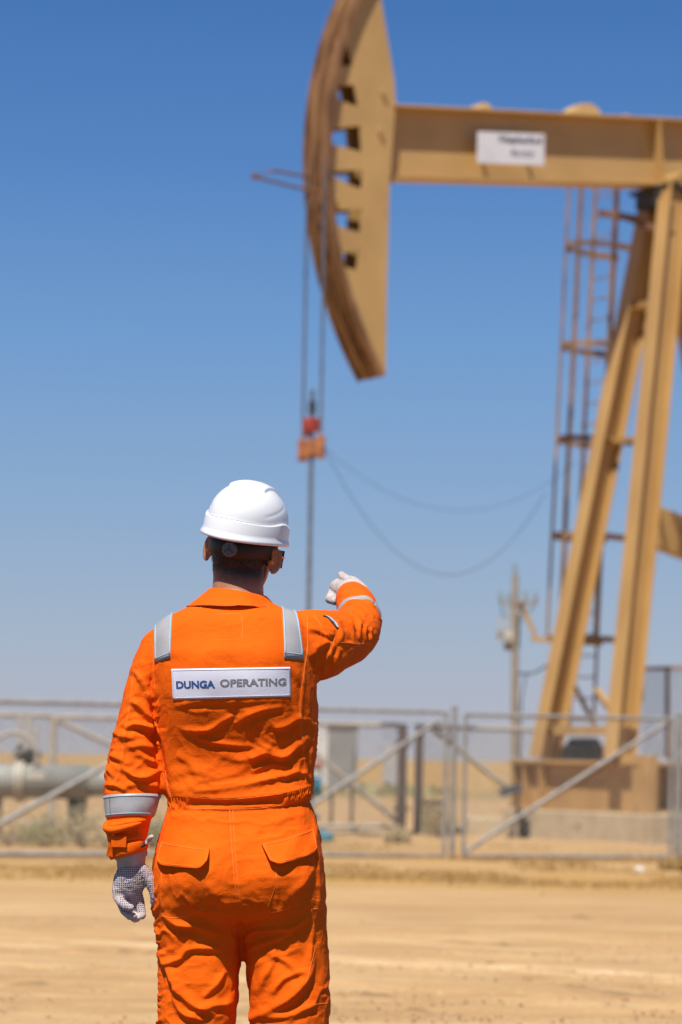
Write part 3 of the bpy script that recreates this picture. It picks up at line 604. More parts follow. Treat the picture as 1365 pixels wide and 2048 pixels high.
panel('rear_fence', -300, 104, 1424, 1430, .1, 'weathered back fence panel behind the grey vessel', 'fence', 'rear fence panels', [], r=.04, DF=BD, mat=G, r2=.003)
panel('rear_fence', 108, 560, 1430, 1446, .1, 'weathered back fence panel with a falling brace behind the man\'s left sleeve', 'fence', 'rear fence panels', [(.0, .98, 1, .03)], r=.04, DF=BD, mat=G, r2=.003)
panel('rear_fence', 566, 800, 1447, 1450, .1, 'weathered back fence panel right of the man with a brace falling to the double post', 'fence', 'rear fence panels', [(.0, .95, 1, .05)], r=.04, DF=BD, mat=G, r2=.003)
panel('rear_fence', 842, 1090, 1452, 1462, .1, 'weathered back fence panel between the double post and the pump jack', 'fence', 'rear fence panels', [(.1, .97, .93, .2)], r=.04, DF=BD, mat=G, r2=.003)
for px, lb in ((808, 'left one of the weathered grey double post in the back fence'), (838, 'right one of the weathered grey double post in the back fence')):
    post(px, BD(px), 1452, .055 if px < 820 else .07, lb, M['wood'] if 0 else M['postgrey'], 'rear_fence_post')
# ------------------------------------------------------------ utility pole with gear
up = P(1030, 1680, 40.5); up.z = 0; pole = empty('utility_pole', up, 'slim weathered electric pole with insulators standing left of the pump jack', 'utility pole')
D = 43.0; q = P(1031, 1600, D)
def U_(px, py): v_ = P(px, py, D); return Vector((v_.x, v_.y, v_.z))
base = U_(1030, 1690); base.z = -.1
m = MB(); m.tube([base, U_(1030, 1400), U_(1031, 1150)], [.085, .07, .055], 12); m.build('pole', M['wood'], pole)
m = MB(); m.bar(U_(994, 1268), U_(1040, 1264), .04, .05); m.build('crossarm', M['wood'], pole)
m = MB(); m.bar(U_(1003, 1207), U_(1075, 1205), .035, .03); m.build('crossarm', M['wood'], pole)
for px, py in ((1001, 1196), (1018, 1200), (1052, 1196), (1072, 1198), (1030, 1140)):
    m = MB(); 
    for k in range(3): m.tube([U_(px, py + 9 - k * 8), U_(px, py + 4 - k * 8)], [.05, .028], 10)
    m.tube([U_(px, py + 12), U_(px, py - 14)], .016, 8); m.build('insulator', M['porcelain'], pole)
for px in (998, 1010, 1020):
    m = MB(); m.tube([U_(px, 1268), U_(px + 1, 1284)], .03, 8); m.tube([U_(px, 1258), U_(px, 1236)], .018, 8); m.build('cutout', M['cream'], pole)
m = MB(); m.tube([U_(1018, 1300), U_(1018, 1262)], .09, 12); m.build('transformer_can', M['postgrey'], pole, True)
m = MB(); m.bar(U_(1012, 1225), U_(1050, 1228), .03, .03); m.build('crossarm', M['galvback'], pole)
for px0, py0, px1, py1 in ((1003, 1196, 1010, 1240), (1072, 1198, 1040, 1240), (1030, 1150, 1018, 1262)):
    m = MB(); m.tube(caten(U_(px0, py0), U_(px1, py1), .1, 10), .010, 6); m.build('jumper_wire', M['rubber'], pole)
m = MB(); m.bar(U_(1044, 1200), U_(1072, 1268), .02, .03); m.build('strut', M['galvback'], pole)
m = MB(); m.box(U_(1034, 1262), (.05, 0, 0), (0, .05, 0), (0, 0, .30)); m.build('arrester_box', M['dark'], pole)
m = MB(); m.tube(caten(U_(1036, 1345), U_(1110, 1315), .12, 12), .018, 6); m.build('drop_cable', M['rubber'], pole)
m = MB(); m.tube(caten(U_(1044, 1400), U_(1056, 1345), -.1, 10), .012, 6); m.tube([U_(1040, 1520), U_(1044, 1400)], .014, 6); m.build('drop_cable', M['rubber'], pole)
D = 38.0
def U2(px, py): return P(px, py, 38.0)
spn = empty('tilted_panel', P(1035, 1690, 38) * 1, 'small dark tilted panel on a short post in front of the electric pole', 'panel'); spn.location.z = 0
m = MB(); m.tube([Vector((U2(1034, 1600).x, 38, -.1)), U2(1036, 1578)], .035, 10); m.build('post', M['wood'], spn)
m = MB(); c = U2(1022, 1580); m.box(c, (.17, 0, .05), (0, .25, .05), (0, 0, .012)); m.build('panel_face', M['dark'], spn); 
# guard fence panel at the right, behind the post
g = empty('crank_guard', P(1330, 1510, 38.5), 'rust brown framed mesh guard panel right of the pump jack post', 'guard')
def U3(px, py): return P(px, py, 38.6)
for a_, b_ in (((1284, 1338), (1420, 1334)), ((1335, 1336), (1335, 1518)), ((1420, 1334), (1420, 1518)), ((1284, 1338), (1284, 1400))):
    m = MB(); m.bar(U3(*a_), U3(*b_), .03, .035, up=(0, 1, 0)); m.build('frame', M['ladder'], g)
a_, b_ = U3(1284, 1430), U3(1420, 1430); z0, z1 = U3(1340, 1515).z, U3(1340, 1340).z; a_.z = b_.z = 0
chainlink(a_, b_, z0, z1, g, M['wire'], .06, .0035)
# ------------------------------------------------------------ left vessel
vs = empty('pipeline_vessel', P(100, 1660, 32.5), 'long horizontal grey green steel vessel on dark stands behind the left fence', 'vessel'); vs.location.z = 0
def V3(px, py, D=32.5): return P(px, py, D)
zc_v = V3(60, 1562).z; xL = V3(-260, 1560).x; xR = V3(330, 1560).x; yv = 32.5; m = MB()
m.tube([(xL, yv, zc_v), (V3(205, 1).x, yv, zc_v)], .235, 28, cap=True); m.build('shell', M['vessel'], vs, True)
m = MB(); x5 = V3(205, 1).x; m.tube([(x5, yv, zc_v), (x5 + .3, yv, zc_v), (xR, yv, zc_v)], [.2, .19, .19], 24); m.build('reducer', M['vessel'], vs, True)
for px in (-4, 64, 74):
    x_ = V3(px, 1).x; m = MB(); m.tube([(x_ - .022, yv, zc_v), (x_ + .022, yv, zc_v)], .285, 28); m.build('flange', M['cream'], vs)
for px, w in ((18, .09), (183, .12)):
    x_ = V3(px, 1).x; m = MB(); m.abox(x_ - w, x_ + w, yv - .1, yv + .1, -.05, zc_v - .18); m.build('stand', M['dark'], vs, bevel=.01)
m = MB(); x_ = V3(103, 1).x; m.abox(x_ - .12, x_ + .12, yv - .245, yv - .222, zc_v + .02, zc_v + .12); m.build('name_plate', M['cream'], vs)
m = MB(); m.abox(xL, V3(180, 1).x, yv - .35, yv - .2, -.05, .13); m.build('skid_beam', M['wood'], vs, bevel=.01)
m = MB(); x_ = V3(132, 1).x; m.abox(x_ - .15, x_ + .15, yv - .5, yv - .3, .14, .25); m.build('drip_tray', M['dark'], vs, bevel=.01)
vv = empty('valve_actuator', V3(82, 1530), 'tall grey yoke valve with a large round handwheel on top of the vessel', 'valve')
vx = V3(82, 1).x; zv = zc_v + .235
m = MB(); m.abox(vx - .17, vx + .17, yv - .12, yv + .12, zv + .06, zv + .17); m.tube([(vx, yv, zv - .02), (vx, yv, zv + .06)], .08, 12); m.build('bonnet', M['dark'], vv, bevel=.01)
for dx in (-.10, .02): m = MB(); m.bar((vx + dx, yv, zv + .171), (vx + dx * .9, yv, V3(82, 1428).z), .035, .03, up=(0, 1, 0)); m.build('yoke', M['galvback'], vv)
m = MB(); m.tube([(vx + .1, yv, zv + .171), (vx + .12, yv, V3(82, 1450).z)], .022, 8); m.build('stem', M['cream'], vv)
wcx = V3(58, 1).x; wcz = V3(58, 1512).z; rw = .31
m = MB(); m.tube([(wcx + rw * math.cos(a), yv - .14, wcz + rw * math.sin(a)) for a in np.linspace(0, 2 * math.pi, 33)[:-1]], .03, 8, closed=True)
for a in (30, 150, 270): m.tube([(wcx, yv - .14, wcz), (wcx + rw * math.cos(R(a)), yv - .14, wcz + rw * math.sin(R(a)))], .012, 6)
m.tube([(wcx, yv - .14, wcz), (wcx, yv - .1, wcz), (vx - .1, yv, wcz)], .02, 8); m.build('handwheel', M['galvback'], vv)
# grey cabinet right of the man and clutter in front of the back fence
a_ = P(640, 1455, 42); b_ = P(716, 1455, 42); m_ = P(657, 1455, 42)
cb = empty('control_cabinet', Vector((b_.x, 42, 0)), 'grey metal control cabinet with a white side, right of the man\'s waist', 'cabinet')
m = MB(); m.abox(m_.x, b_.x, 42, 42.7, P(680, 1578, 42).z, a_.z); m.build('body', M['cabinet'], cb, bevel=.01)
m = MB(); m.abox(a_.x - .25, m_.x - .002, 42.05, 42.65, P(680, 1572, 42).z, a_.z - .02); m.build('white_side_box', M['white'], cb, bevel=.01)
m = MB(); m.abox(m_.x - .03, b_.x + .03, 41.97, 42.73, a_.z + .001, a_.z + .03); m.build('roof', M['cabinet'], cb)
for x_ in (m_.x + .08, b_.x - .08): m = MB(); m.abox(x_ - .03, x_ + .03, 42.1, 42.16, -.05, P(680, 1578, 42).z); m.build('leg', M['dark'], cb)
m = MB(); m.abox((m_.x + b_.x) / 2 - .002 + .2, (m_.x + b_.x) / 2 + .2 + .02, 41.975, 41.998, .9, 1.3); m.build('handle', M['dark'], cb)
a_ = P(768, 1480, 90); m = MB(); m.abox(a_.x, a_.x + .9, 90, 91, -.05, P(768, 1488, 90).z); tag(m.build('distant_hut', M['hazehut'], bevel=.02), 'far pale hut shape seen through the chain link right of the cabinet', 'hut')
def pallet(px0, px1, D, z1, lb):
    a, b = P(px0, 1600, D).x, P(px1, 1600, D).x; root = empty('timber_stack', (a, D, 0), lb, 'timber')
    k = 0; z = 0
    while z < z1 - .05:
        m = MB(); j = random.uniform(-.04, .04)
        m.abox(a + j, b + j, D + .0 + .1 * (k % 2), D + .3, z, z + .085); m.build('plank', M['wood'], root, bevel=.006); z += .092; k += 1
pallet(845, 895, 38.6, .55, 'stack of grey weathered timber right of the double post')
m = MB(); a = P(770, 1672, 37); a.z = .05; b = P(645, 1668, 37); b.z = .05
m.tube([a, a.lerp(b, .5) + Vector((0, .1, .03)), b, b + Vector((-.6, 0, 0))], .035, 10); tag(m.build('ground_pipe', M['wood']), 'brown pipe lying on the sand between wellhead and double post', 'pipe')
# ============================================================ the person
SC = 850.0; D0 = F / SC
person = empty('person', (P(480, 1700, D0).x, D0, 0), 'man seen from behind in orange coverall and white hard hat, pointing with right arm', 'person')
m = bpy.data.materials.new('orange_coverall'); m.use_nodes = True; t = m.node_tree; L = t.links; b = t.nodes['Principled BSDF']
b.inputs['Roughness'].default_value = .85; b.inputs['Specular IOR Level'].default_value = .12
b.inputs['Sheen Weight'].default_value = .0
tc = nd(t, 'ShaderNodeTexCoord'); n1 = nd(t, 'ShaderNodeTexNoise', i_Scale=7, i_Detail=5); L.new(tc.outputs['Object'], n1.inputs['Vector'])
r1 = nd(t, 'ShaderNodeValToRGB'); r1.color_ramp.elements[0].position = .3; r1.color_ramp.elements[1].position = .7
r1.color_ramp.elements[0].color = (.78, .102, .002, 1); r1.color_ramp.elements[1].color = (.88, .132, .003, 1); L.new(n1.outputs['Fac'], r1.inputs[0])
# rip-stop grid
sx = nd(t, 'ShaderNodeSeparateXYZ'); L.new(tc.outputs['Object'], sx.inputs[0])
def grid(sock, per, wd):
    a = nd(t, 'ShaderNodeMath', operation='MULTIPLY'); a.inputs[1].default_value = 1 / per; L.new(sock, a.inputs[0])
    f = nd(t, 'ShaderNodeMath', operation='FRACT'); L.new(a.outputs[0], f.inputs[0])
    g = nd(t, 'ShaderNodeMath', operation='LESS_THAN'); g.inputs[1].default_value = wd; L.new(f.outputs[0], g.inputs[0]); return g.outputs[0]
gx, gzz = grid(sx.outputs[0], .0058, .2), grid(sx.outputs[2], .0058, .2)
mxm = nd(t, 'ShaderNodeMath', operation='MAXIMUM'); L.new(gx, mxm.inputs[0]); L.new(gzz, mxm.inputs[1])
mc = nd(t, 'ShaderNodeMix', data_type='RGBA', blend_type='MULTIPLY'); sc2 = nd(t, 'ShaderNodeMath', operation='MULTIPLY'); sc2.inputs[1].default_value = .22; L.new(mxm.outputs[0], sc2.inputs[0]); L.new(sc2.outputs[0], mc.inputs[0]); L.new(r1.outputs[0], mc.inputs[6]); mc.inputs[7].default_value = (.78, .7, .7, 1)
L.new(mc.outputs[2], b.inputs['Base Color'])
n2 = nd(t, 'ShaderNodeTexNoise', i_Scale=28, i_Detail=7, i_Roughness=.55, i_Distortion=.6); L.new(tc.outputs['Object'], n2.inputs['Vector'])
bp = nd(t, 'ShaderNodeBump', i_Strength=.35, i_Distance=.012); L.new(n2.outputs['Fac'], bp.inputs['Height'])
bp2 = nd(t, 'ShaderNodeBump', i_Strength=.25, i_Distance=.0006); L.new(mxm.outputs[0], bp2.inputs['Height']); L.new(bp.outputs[0], bp2.inputs['Normal']); L.new(bp2.outputs[0], b.inputs['Normal'])
M['cloth'] = m
M['thread'] = material('orange_thread', (.88, .22, .02), (.80, .17, .01), .7, 60)
M['reflect'] = material('reflective_tape', (.39, .375, .38), (.33, .32, .325), .42, 20, bump=.05, bscale=200)
M['tapeedge'] = material('pale_blue_edge', (.30, .50, .60), (.24, .42, .52), .6, 20)
M['patch'] = material('woven_white_patch', (.80, .78, .88), (.75, .73, .84), .8, 25, bump=.06, bscale=300)
M['patchedge'] = material('patch_binding', (.62, .66, .80), (.5, .56, .72), .8, 60)
M['blue'] = material('blue_embroidery', (.01, .11, .38), (.008, .07, .26), .5, 200, bump=.5, bscale=500)
M['grey'] = material('grey_embroidery', (.26, .27, .27), (.18, .19, .19), .5, 200, bump=.5, bscale=500)
M['helmet'] = material('white_plastic', (.80, .80, .82), (.77, .77, .79), .28, 2)
M['helmet'].node_tree.nodes['Principled BSDF'].inputs['Coat Weight'].default_value = .15
M['knob'] = material('grey_plastic', (.12, .12, .125), (.10, .10, .105), .45, 9)
M['knobdark'] = material('knob_recess', (.05, .05, .055), None, .5, 9)
M['black'] = material('black_band', (.015, .015, .016), (.01, .01, .01), .6, 9)
M['hair'] = material('dark_hair', (.022, .014, .010), (.012, .008, .006), .6, 30)
M['plug'] = material('orange_plastic', (.95, .32, .02), (.9, .28, .02), .4, 9)
M['lens'] = material('clear_amber_lens', (.5, .45, .3), None, .1, 9)
M['boot'] = material('brown_leather', (.10, .06, .035), (.06, .035, .02), .55, 14, bump=.2)
M['sole'] = M['rubber']
M['eye'] = material('eye_white', (.7, .68, .65), None, .2, 9)
# skin with a stubbled nape
m = bpy.data.materials.new('skin'); m.use_nodes = True; t = m.node_tree; L = t.links; b = t.nodes['Principled BSDF']; b.inputs['Roughness'].default_value = .55
b.inputs['Subsurface Weight'].default_value = .12; b.inputs['Subsurface Radius'].default_value = (.01, .004, .002); b.inputs['Subsurface Scale'].default_value = .5
tc = nd(t, 'ShaderNodeTexCoord'); n1 = nd(t, 'ShaderNodeTexNoise', i_Scale=60, i_Detail=6); L.new(tc.outputs['Object'], n1.inputs['Vector'])
r1 = nd(t, 'ShaderNodeValToRGB'); r1.color_ramp.elements[0].color = (.30, .125, .06, 1); r1.color_ramp.elements[1].color = (.44, .20, .105, 1); L.new(n1.outputs['Fac'], r1.inputs[0])
at = nd(t, 'ShaderNodeAttribute', attribute_name='scalp'); n3 = nd(t, 'ShaderNodeTexNoise', i_Scale=520, i_Detail=3, i_Roughness=.8); L.new(tc.outputs['Object'], n3.inputs['Vector'])
ad = nd(t, 'ShaderNodeMath', operation='ADD'); L.new(at.outputs['Fac'], ad.inputs[0]); L.new(n3.outputs['Fac'], ad.inputs[1])
rr = nd(t, 'ShaderNodeMapRange'); rr.inputs[1].default_value = .62; rr.inputs[2].default_value = 1.25; L.new(ad.outputs[0], rr.inputs[0])
mx = nd(t, 'ShaderNodeMix', data_type='RGBA'); L.new(rr.outputs[0], mx.inputs[0]); L.new(r1.outputs[0], mx.inputs[6]); mx.inputs[7].default_value = (.028, .017, .012, 1); L.new(mx.outputs[2], b.inputs['Base Color'])
bp = nd(t, 'ShaderNodeBump', i_Strength=.3, i_Distance=.001); L.new(n3.outputs['Fac'], bp.inputs['Height']); L.new(bp.outputs[0], b.inputs['Normal'])
M['skin'] = m
# knitted glove with small blue dots on the palm side
def glovemat(name, axis, dots):
    m = bpy.data.materials.new(name); m.use_nodes = True; t = m.node_tree; L = t.links; b = t.nodes['Principled BSDF']; b.inputs['Roughness'].default_value = .95; b.inputs['Specular IOR Level'].default_value = .1
    tc = nd(t, 'ShaderNodeTexCoord'); n1 = nd(t, 'ShaderNodeTexNoise', i_Scale=40, i_Detail=6); L.new(tc.outputs['Object'], n1.inputs['Vector'])
    r1 = nd(t, 'ShaderNodeValToRGB'); r1.color_ramp.elements[0].position = .3; r1.color_ramp.elements[0].color = (.44, .36, .33, 1); r1.color_ramp.elements[1].color = (.70, .64, .65, 1); L.new(n1.outputs['Fac'], r1.inputs[0])
    at = nd(t, 'ShaderNodeAttribute', attribute_name='dotuv'); sp = nd(t, 'ShaderNodeSeparateXYZ'); L.new(at.outputs['Vector'], sp.inputs[0])
    sq = []
    for k in (0, 1):
        a = nd(t, 'ShaderNodeMath', operation='MULTIPLY'); a.inputs[1].default_value = 1 / .0047; L.new(sp.outputs[k], a.inputs[0])
        f = nd(t, 'ShaderNodeMath', operation='FRACT'); L.new(a.outputs[0], f.inputs[0]); s_ = nd(t, 'ShaderNodeMath', operation='SUBTRACT'); s_.inputs[1].default_value = .5; L.new(f.outputs[0], s_.inputs[0])
        q = nd(t, 'ShaderNodeMath', operation='MULTIPLY'); L.new(s_.outputs[0], q.inputs[0]); L.new(s_.outputs[0], q.inputs[1]); sq.append(q.outputs[0])
    s2 = nd(t, 'ShaderNodeMath', operation='ADD'); L.new(sq[0], s2.inputs[0]); L.new(sq[1], s2.inputs[1])
    lt = nd(t, 'ShaderNodeMath', operation='LESS_THAN'); lt.inputs[1].default_value = .085; L.new(s2.outputs[0], lt.inputs[0])
    mu = nd(t, 'ShaderNodeMath', operation='MULTIPLY'); L.new(lt.outputs[0], mu.inputs[0]); L.new(sp.outputs[2], mu.inputs[1])
    mx = nd(t, 'ShaderNodeMix', data_type='RGBA'); L.new(mu.outputs[0], mx.inputs[0]); L.new(r1.outputs[0], mx.inputs[6]); mx.inputs[7].default_value = (.02, .03, .16, 1); L.new(mx.outputs[2], b.inputs['Base Color'])
    n2 = nd(t, 'ShaderNodeTexNoise', i_Scale=350, i_Detail=3); L.new(tc.outputs['Object'], n2.inputs['Vector']); w = nd(t, 'ShaderNodeTexWave', i_Scale=160, i_Distortion=1.5); w.bands_direction = 'X'; L.new(tc.outputs['Object'], w.inputs['Vector'])
    ad = nd(t, 'ShaderNodeMath', operation='ADD'); L.new(n2.outputs['Fac'], ad.inputs[0]); L.new(w.outputs['Fac'], ad.inputs[1])
    bp = nd(t, 'ShaderNodeBump', i_Strength=.5, i_Distance=.0012); L.new(ad.outputs[0], bp.inputs['Height']); L.new(bp.outputs[0], b.inputs['Normal']); return m
M['glove'] = glovemat('knitted_glove', 0, 1)
# ---- lofts and voxel union
def loft(mb_, rings, n=40):
    """rings: (centre, half axis a, back half depth, front half depth, exponent)"""
    V = []
    for (c, a, bk, fr, e) in rings:
        for k in range(n):
            th = 2 * math.pi * k / n; x, y = math.cos(th), math.sin(th)
            x = math.copysign(abs(x) ** (2 / e), x); y = math.copysign(abs(y) ** (2 / e), y)
            V.append(c + a * x + Vector((0, (bk if y < 0 else fr) * y, 0)))
    m_ = len(rings); Fc = [(i * n + k, i * n + (k + 1) % n, (i + 1) * n + (k + 1) % n, (i + 1) * n + k) for i in range(m_ - 1) for k in range(n)]
    Fc += [tuple(range(n - 1, -1, -1)), tuple((m_ - 1) * n + k for k in range(n))]
    mb_.add(V, Fc)
def prow(rows, D=D0):
    out = []
    for (py, l, r, bk, fr, e, *dy) in rows:
        d = dy[0] if dy else 0; a = P(l, py, D + d); b = P(r, py, D + d); out.append(((a + b) / 2, (b - a) / 2, bk, fr, e))
    # refine with Catmull-Rom so the loft is smooth
    res = []
    g = lambda i: out[max(0, min(len(out) - 1, i))]
    for i in range(len(out) - 1):
        for k in range(4):
            t = k / 4; p0, p1, p2, p3 = g(i - 1), g(i), g(i + 1), g(i + 2)
            f = lambda a, b, c, d: (b * 2 + (c - a) * t + (a * 2 - b * 5 + c * 4 - d) * t * t + (b * 3 - a - c * 3 + d) * t ** 3) * .5
            res.append(tuple(f(p0[j], p1[j], p2[j], p3[j]) for j in range(5)))
    res.append(out[-1]); return res
def remesh(mbs, voxel, smooth, fac=.5):
    mb_ = MB()
    for q in mbs: mb_.add(q.v, q.f)
    me = bpy.data.meshes.new('tmp'); me.from_pydata([tuple(v) for v in mb_.v], [], mb_.f); o = bpy.data.objects.new('tmp', me); COL.objects.link(o)
    bm = bmesh.new(); bm.from_mesh(me); bmesh.ops.recalc_face_normals(bm, faces=bm.faces); bm.to_mesh(me); bm.free()
    r = o.modifiers.new('r', 'REMESH'); r.mode = 'VOXEL'; r.voxel_size = voxel; r.adaptivity = 0
    if smooth: s = o.modifiers.new('s', 'SMOOTH'); s.factor = fac; s.iterations = smooth
    dg = bpy.context.evaluated_depsgraph_get(); dg.update(); ev = o.evaluated_get(dg); m2 = bpy.data.meshes.new_from_object(ev)
    v = np.empty(len(m2.vertices) * 3); m2.vertices.foreach_get('co', v); v = v.reshape(-1, 3)
    bpy.data.objects.remove(o); bpy.data.meshes.remove(me); return m2, v
def setco(me, v): me.vertices.foreach_set('co', v.ravel()); me.update()
def normals(me):
    n = np.empty(len(me.vertices) * 3); me.vertices.foreach_get('normal', n) if False else None
    n = np.array([x.vector[:] for x in me.vertex_normals]); return n
def linkmesh(name, me, mat, parent):
    me.name = name; o = bpy.data.objects.new(name, me); COL.objects.link(o); me.materials.clear(); me.materials.append(mat); me.polygons.foreach_set('use_smooth', [True] * len(me.polygons))
    o.parent = parent; loc = Vector((0, 0, 0)); q = parent
    while q is not None: loc = loc + q.location; q = q.parent
    me.transform(Matrix.Translation(-loc)); return o
# ---- coverall volumes, rows read as (py, left, right, back, front, exponent)
torso = [(1190, 424, 529, .050, .06, 2.1, .01), (1203, 404, 542, .066, .07, 2.1, .005), (1216, 374, 566, .082, .075, 2.2, 0), (1230, 342, 598, .100, .085, 2.3, 0), (1248, 316, 619, .118, .10, 2.4, 0),
         (1275, 304, 628, .132, .115, 2.5, 0), (1320, 301, 632, .156, .125, 2.5, 0), (1380, 301, 635, .156, .13, 2.5, 0), (1440, 304, 635, .137, .13, 2.5, 0), (1500, 309, 632, .110, .13, 2.5, 0),
         (1550, 316, 629, .100, .13, 2.5, 0), (1580, 323, 627, .110, .13, 2.5, 0), (1596, 333, 622, .108, .125, 2.4, 0), (1606, 336, 621, .101, .12, 2.4, 0), (1618, 334, 627, .102, .12, 2.4, 0), (1655, 323, 637, .122, .125, 2.4, 0), (1700, 314, 645, .143, .13, 2.4, 0),
         (1750, 308, 649, .156, .13, 2.4, 0), (1795, 307, 651, .146, .125, 2.4, 0), (1830, 309, 653, .112, .12, 2.4, 0), (1850, 360, 606, .07, .09, 2.3, 0), (1872, 440, 530, .03, .05, 2.2, 0)]
legL = [(1770, 309, 468, .11, .11, 2.3, 0), (1800, 308, 482, .122, .12, 2.3, 0), (1830, 309, 487, .106, .12, 2.3, 0), (1870, 312, 486, .094, .115, 2.3, 0), (1910, 317, 482, .090, .11, 2.3, 0), (1960, 317, 478, .096, .105, 2.2, 0), (2010, 316, 475, .095, .10, 2.2, 0), (2060, 315, 471, .092, .095, 2.2, 0), (2150, 318, 464, .085, .09, 2.2, 0), (2250, 320, 458, .088, .085, 2.2, .01), (2380, 326, 452, .08, .08, 2.2, .01), (2475, 328, 448, .075, .085, 2.2, .01)]
legR = [(1770, 486, 650, .11, .11, 2.3, 0), (1800, 478, 652, .122, .12, 2.3, 0), (1830, 478, 654, .106, .12, 2.3, 0), (1870, 484, 656, .094, .115, 2.3, 0), (1910, 489, 657, .090, .11, 2.3, 0), (1960, 496, 659, .096, .105, 2.2, 0), (2010, 499, 660, .095, .10, 2.2, 0), (2060, 501, 660, .092, .095, 2.2, 0), (2150, 505, 656, .085, .09, 2.2, 0), (2250, 508, 650, .088, .085, 2.2, .01), (2380, 514, 642, .08, .08, 2.2, .01), (2475, 516, 638, .075, .085, 2.2, .01)]
armL = [(1256, 308, 338, .035, .04, 2, 0), (1268, 294, 350, .055, .055, 2, 0), (1290, 281, 350, .066, .065, 2.1, 0), (1320, 268, 342, .070, .068, 2.1, -.005), (1363, 254, 324, .070, .066, 2.2, -.01), (1418, 240, 315, .068, .064, 2.2, -.015), (1473, 227, 314, .068, .062, 2.2, -.02), (1520, 216, 317, .066, .06, 2.2, -.025),
        (1560, 210, 321, .066, .06, 2.2, -.03), (1590, 209, 320, .064, .06, 2.2, -.032), (1626, 213, 311, .060, .056, 2.2, -.036), (1640, 213, 304, .055, .054, 2.2, -.038), (1655, 208, 300, .054, .052, 2.2, -.04), (1672, 214, 296, .048, .048, 2.1, -.042), (1692, 220, 291, .044, .044, 2.1, -.045), (1706, 223, 290, .042, .042, 2.1, -.047)]
parts = []
for rows in (torso, legL, legR, armL):
    q = MB(); loft(q, prow(rows)); parts.append(q)
# right sleeve: stations with their own radius, (px, py, extra depth, radius)
RA = [(560, 1300, -.01, .070), (600, 1292, .005, .083), (630, 1290, .04, .085), (662, 1284, .10, .077), (691, 1276, .165, .069), (711, 1263, .215, .062), (717, 1244, .265, .056), (716, 1226, .32, .052), (713, 1210, .38, .050), (707, 1199, .44, .0445), (705, 1195, .475, .042)]
pts = [P(x, y, D0 + d) for x, y, d, r in RA]; rad_ = [r for *_, r in RA]
pp = []; rr_ = []
for i in range(len(pts) - 1):
    g = lambda k: pts[max(0, min(len(pts) - 1, k))]; p0, p1, p2, p3 = g(i - 1), g(i), g(i + 1), g(i + 2)
    for k in range(4):
        tt = k / 4; pp.append((p1 * 2 + (p2 - p0) * tt + (p0 * 2 - p1 * 5 + p2 * 4 - p3) * tt * tt + (p1 * 3 - p0 - p2 * 3 + p3) * tt ** 3) * .5); rr_.append(rad_[i] * (1 - tt) + rad_[i + 1] * tt)
pp.append(pts[-1]); rr_.append(rad_[-1])
q = MB(); q.tube(pp, rr_, 40); parts.append(q); RARM = pp
cov, cv = remesh(parts, .0050, 6, .5)
print('coverall verts', len(cv))
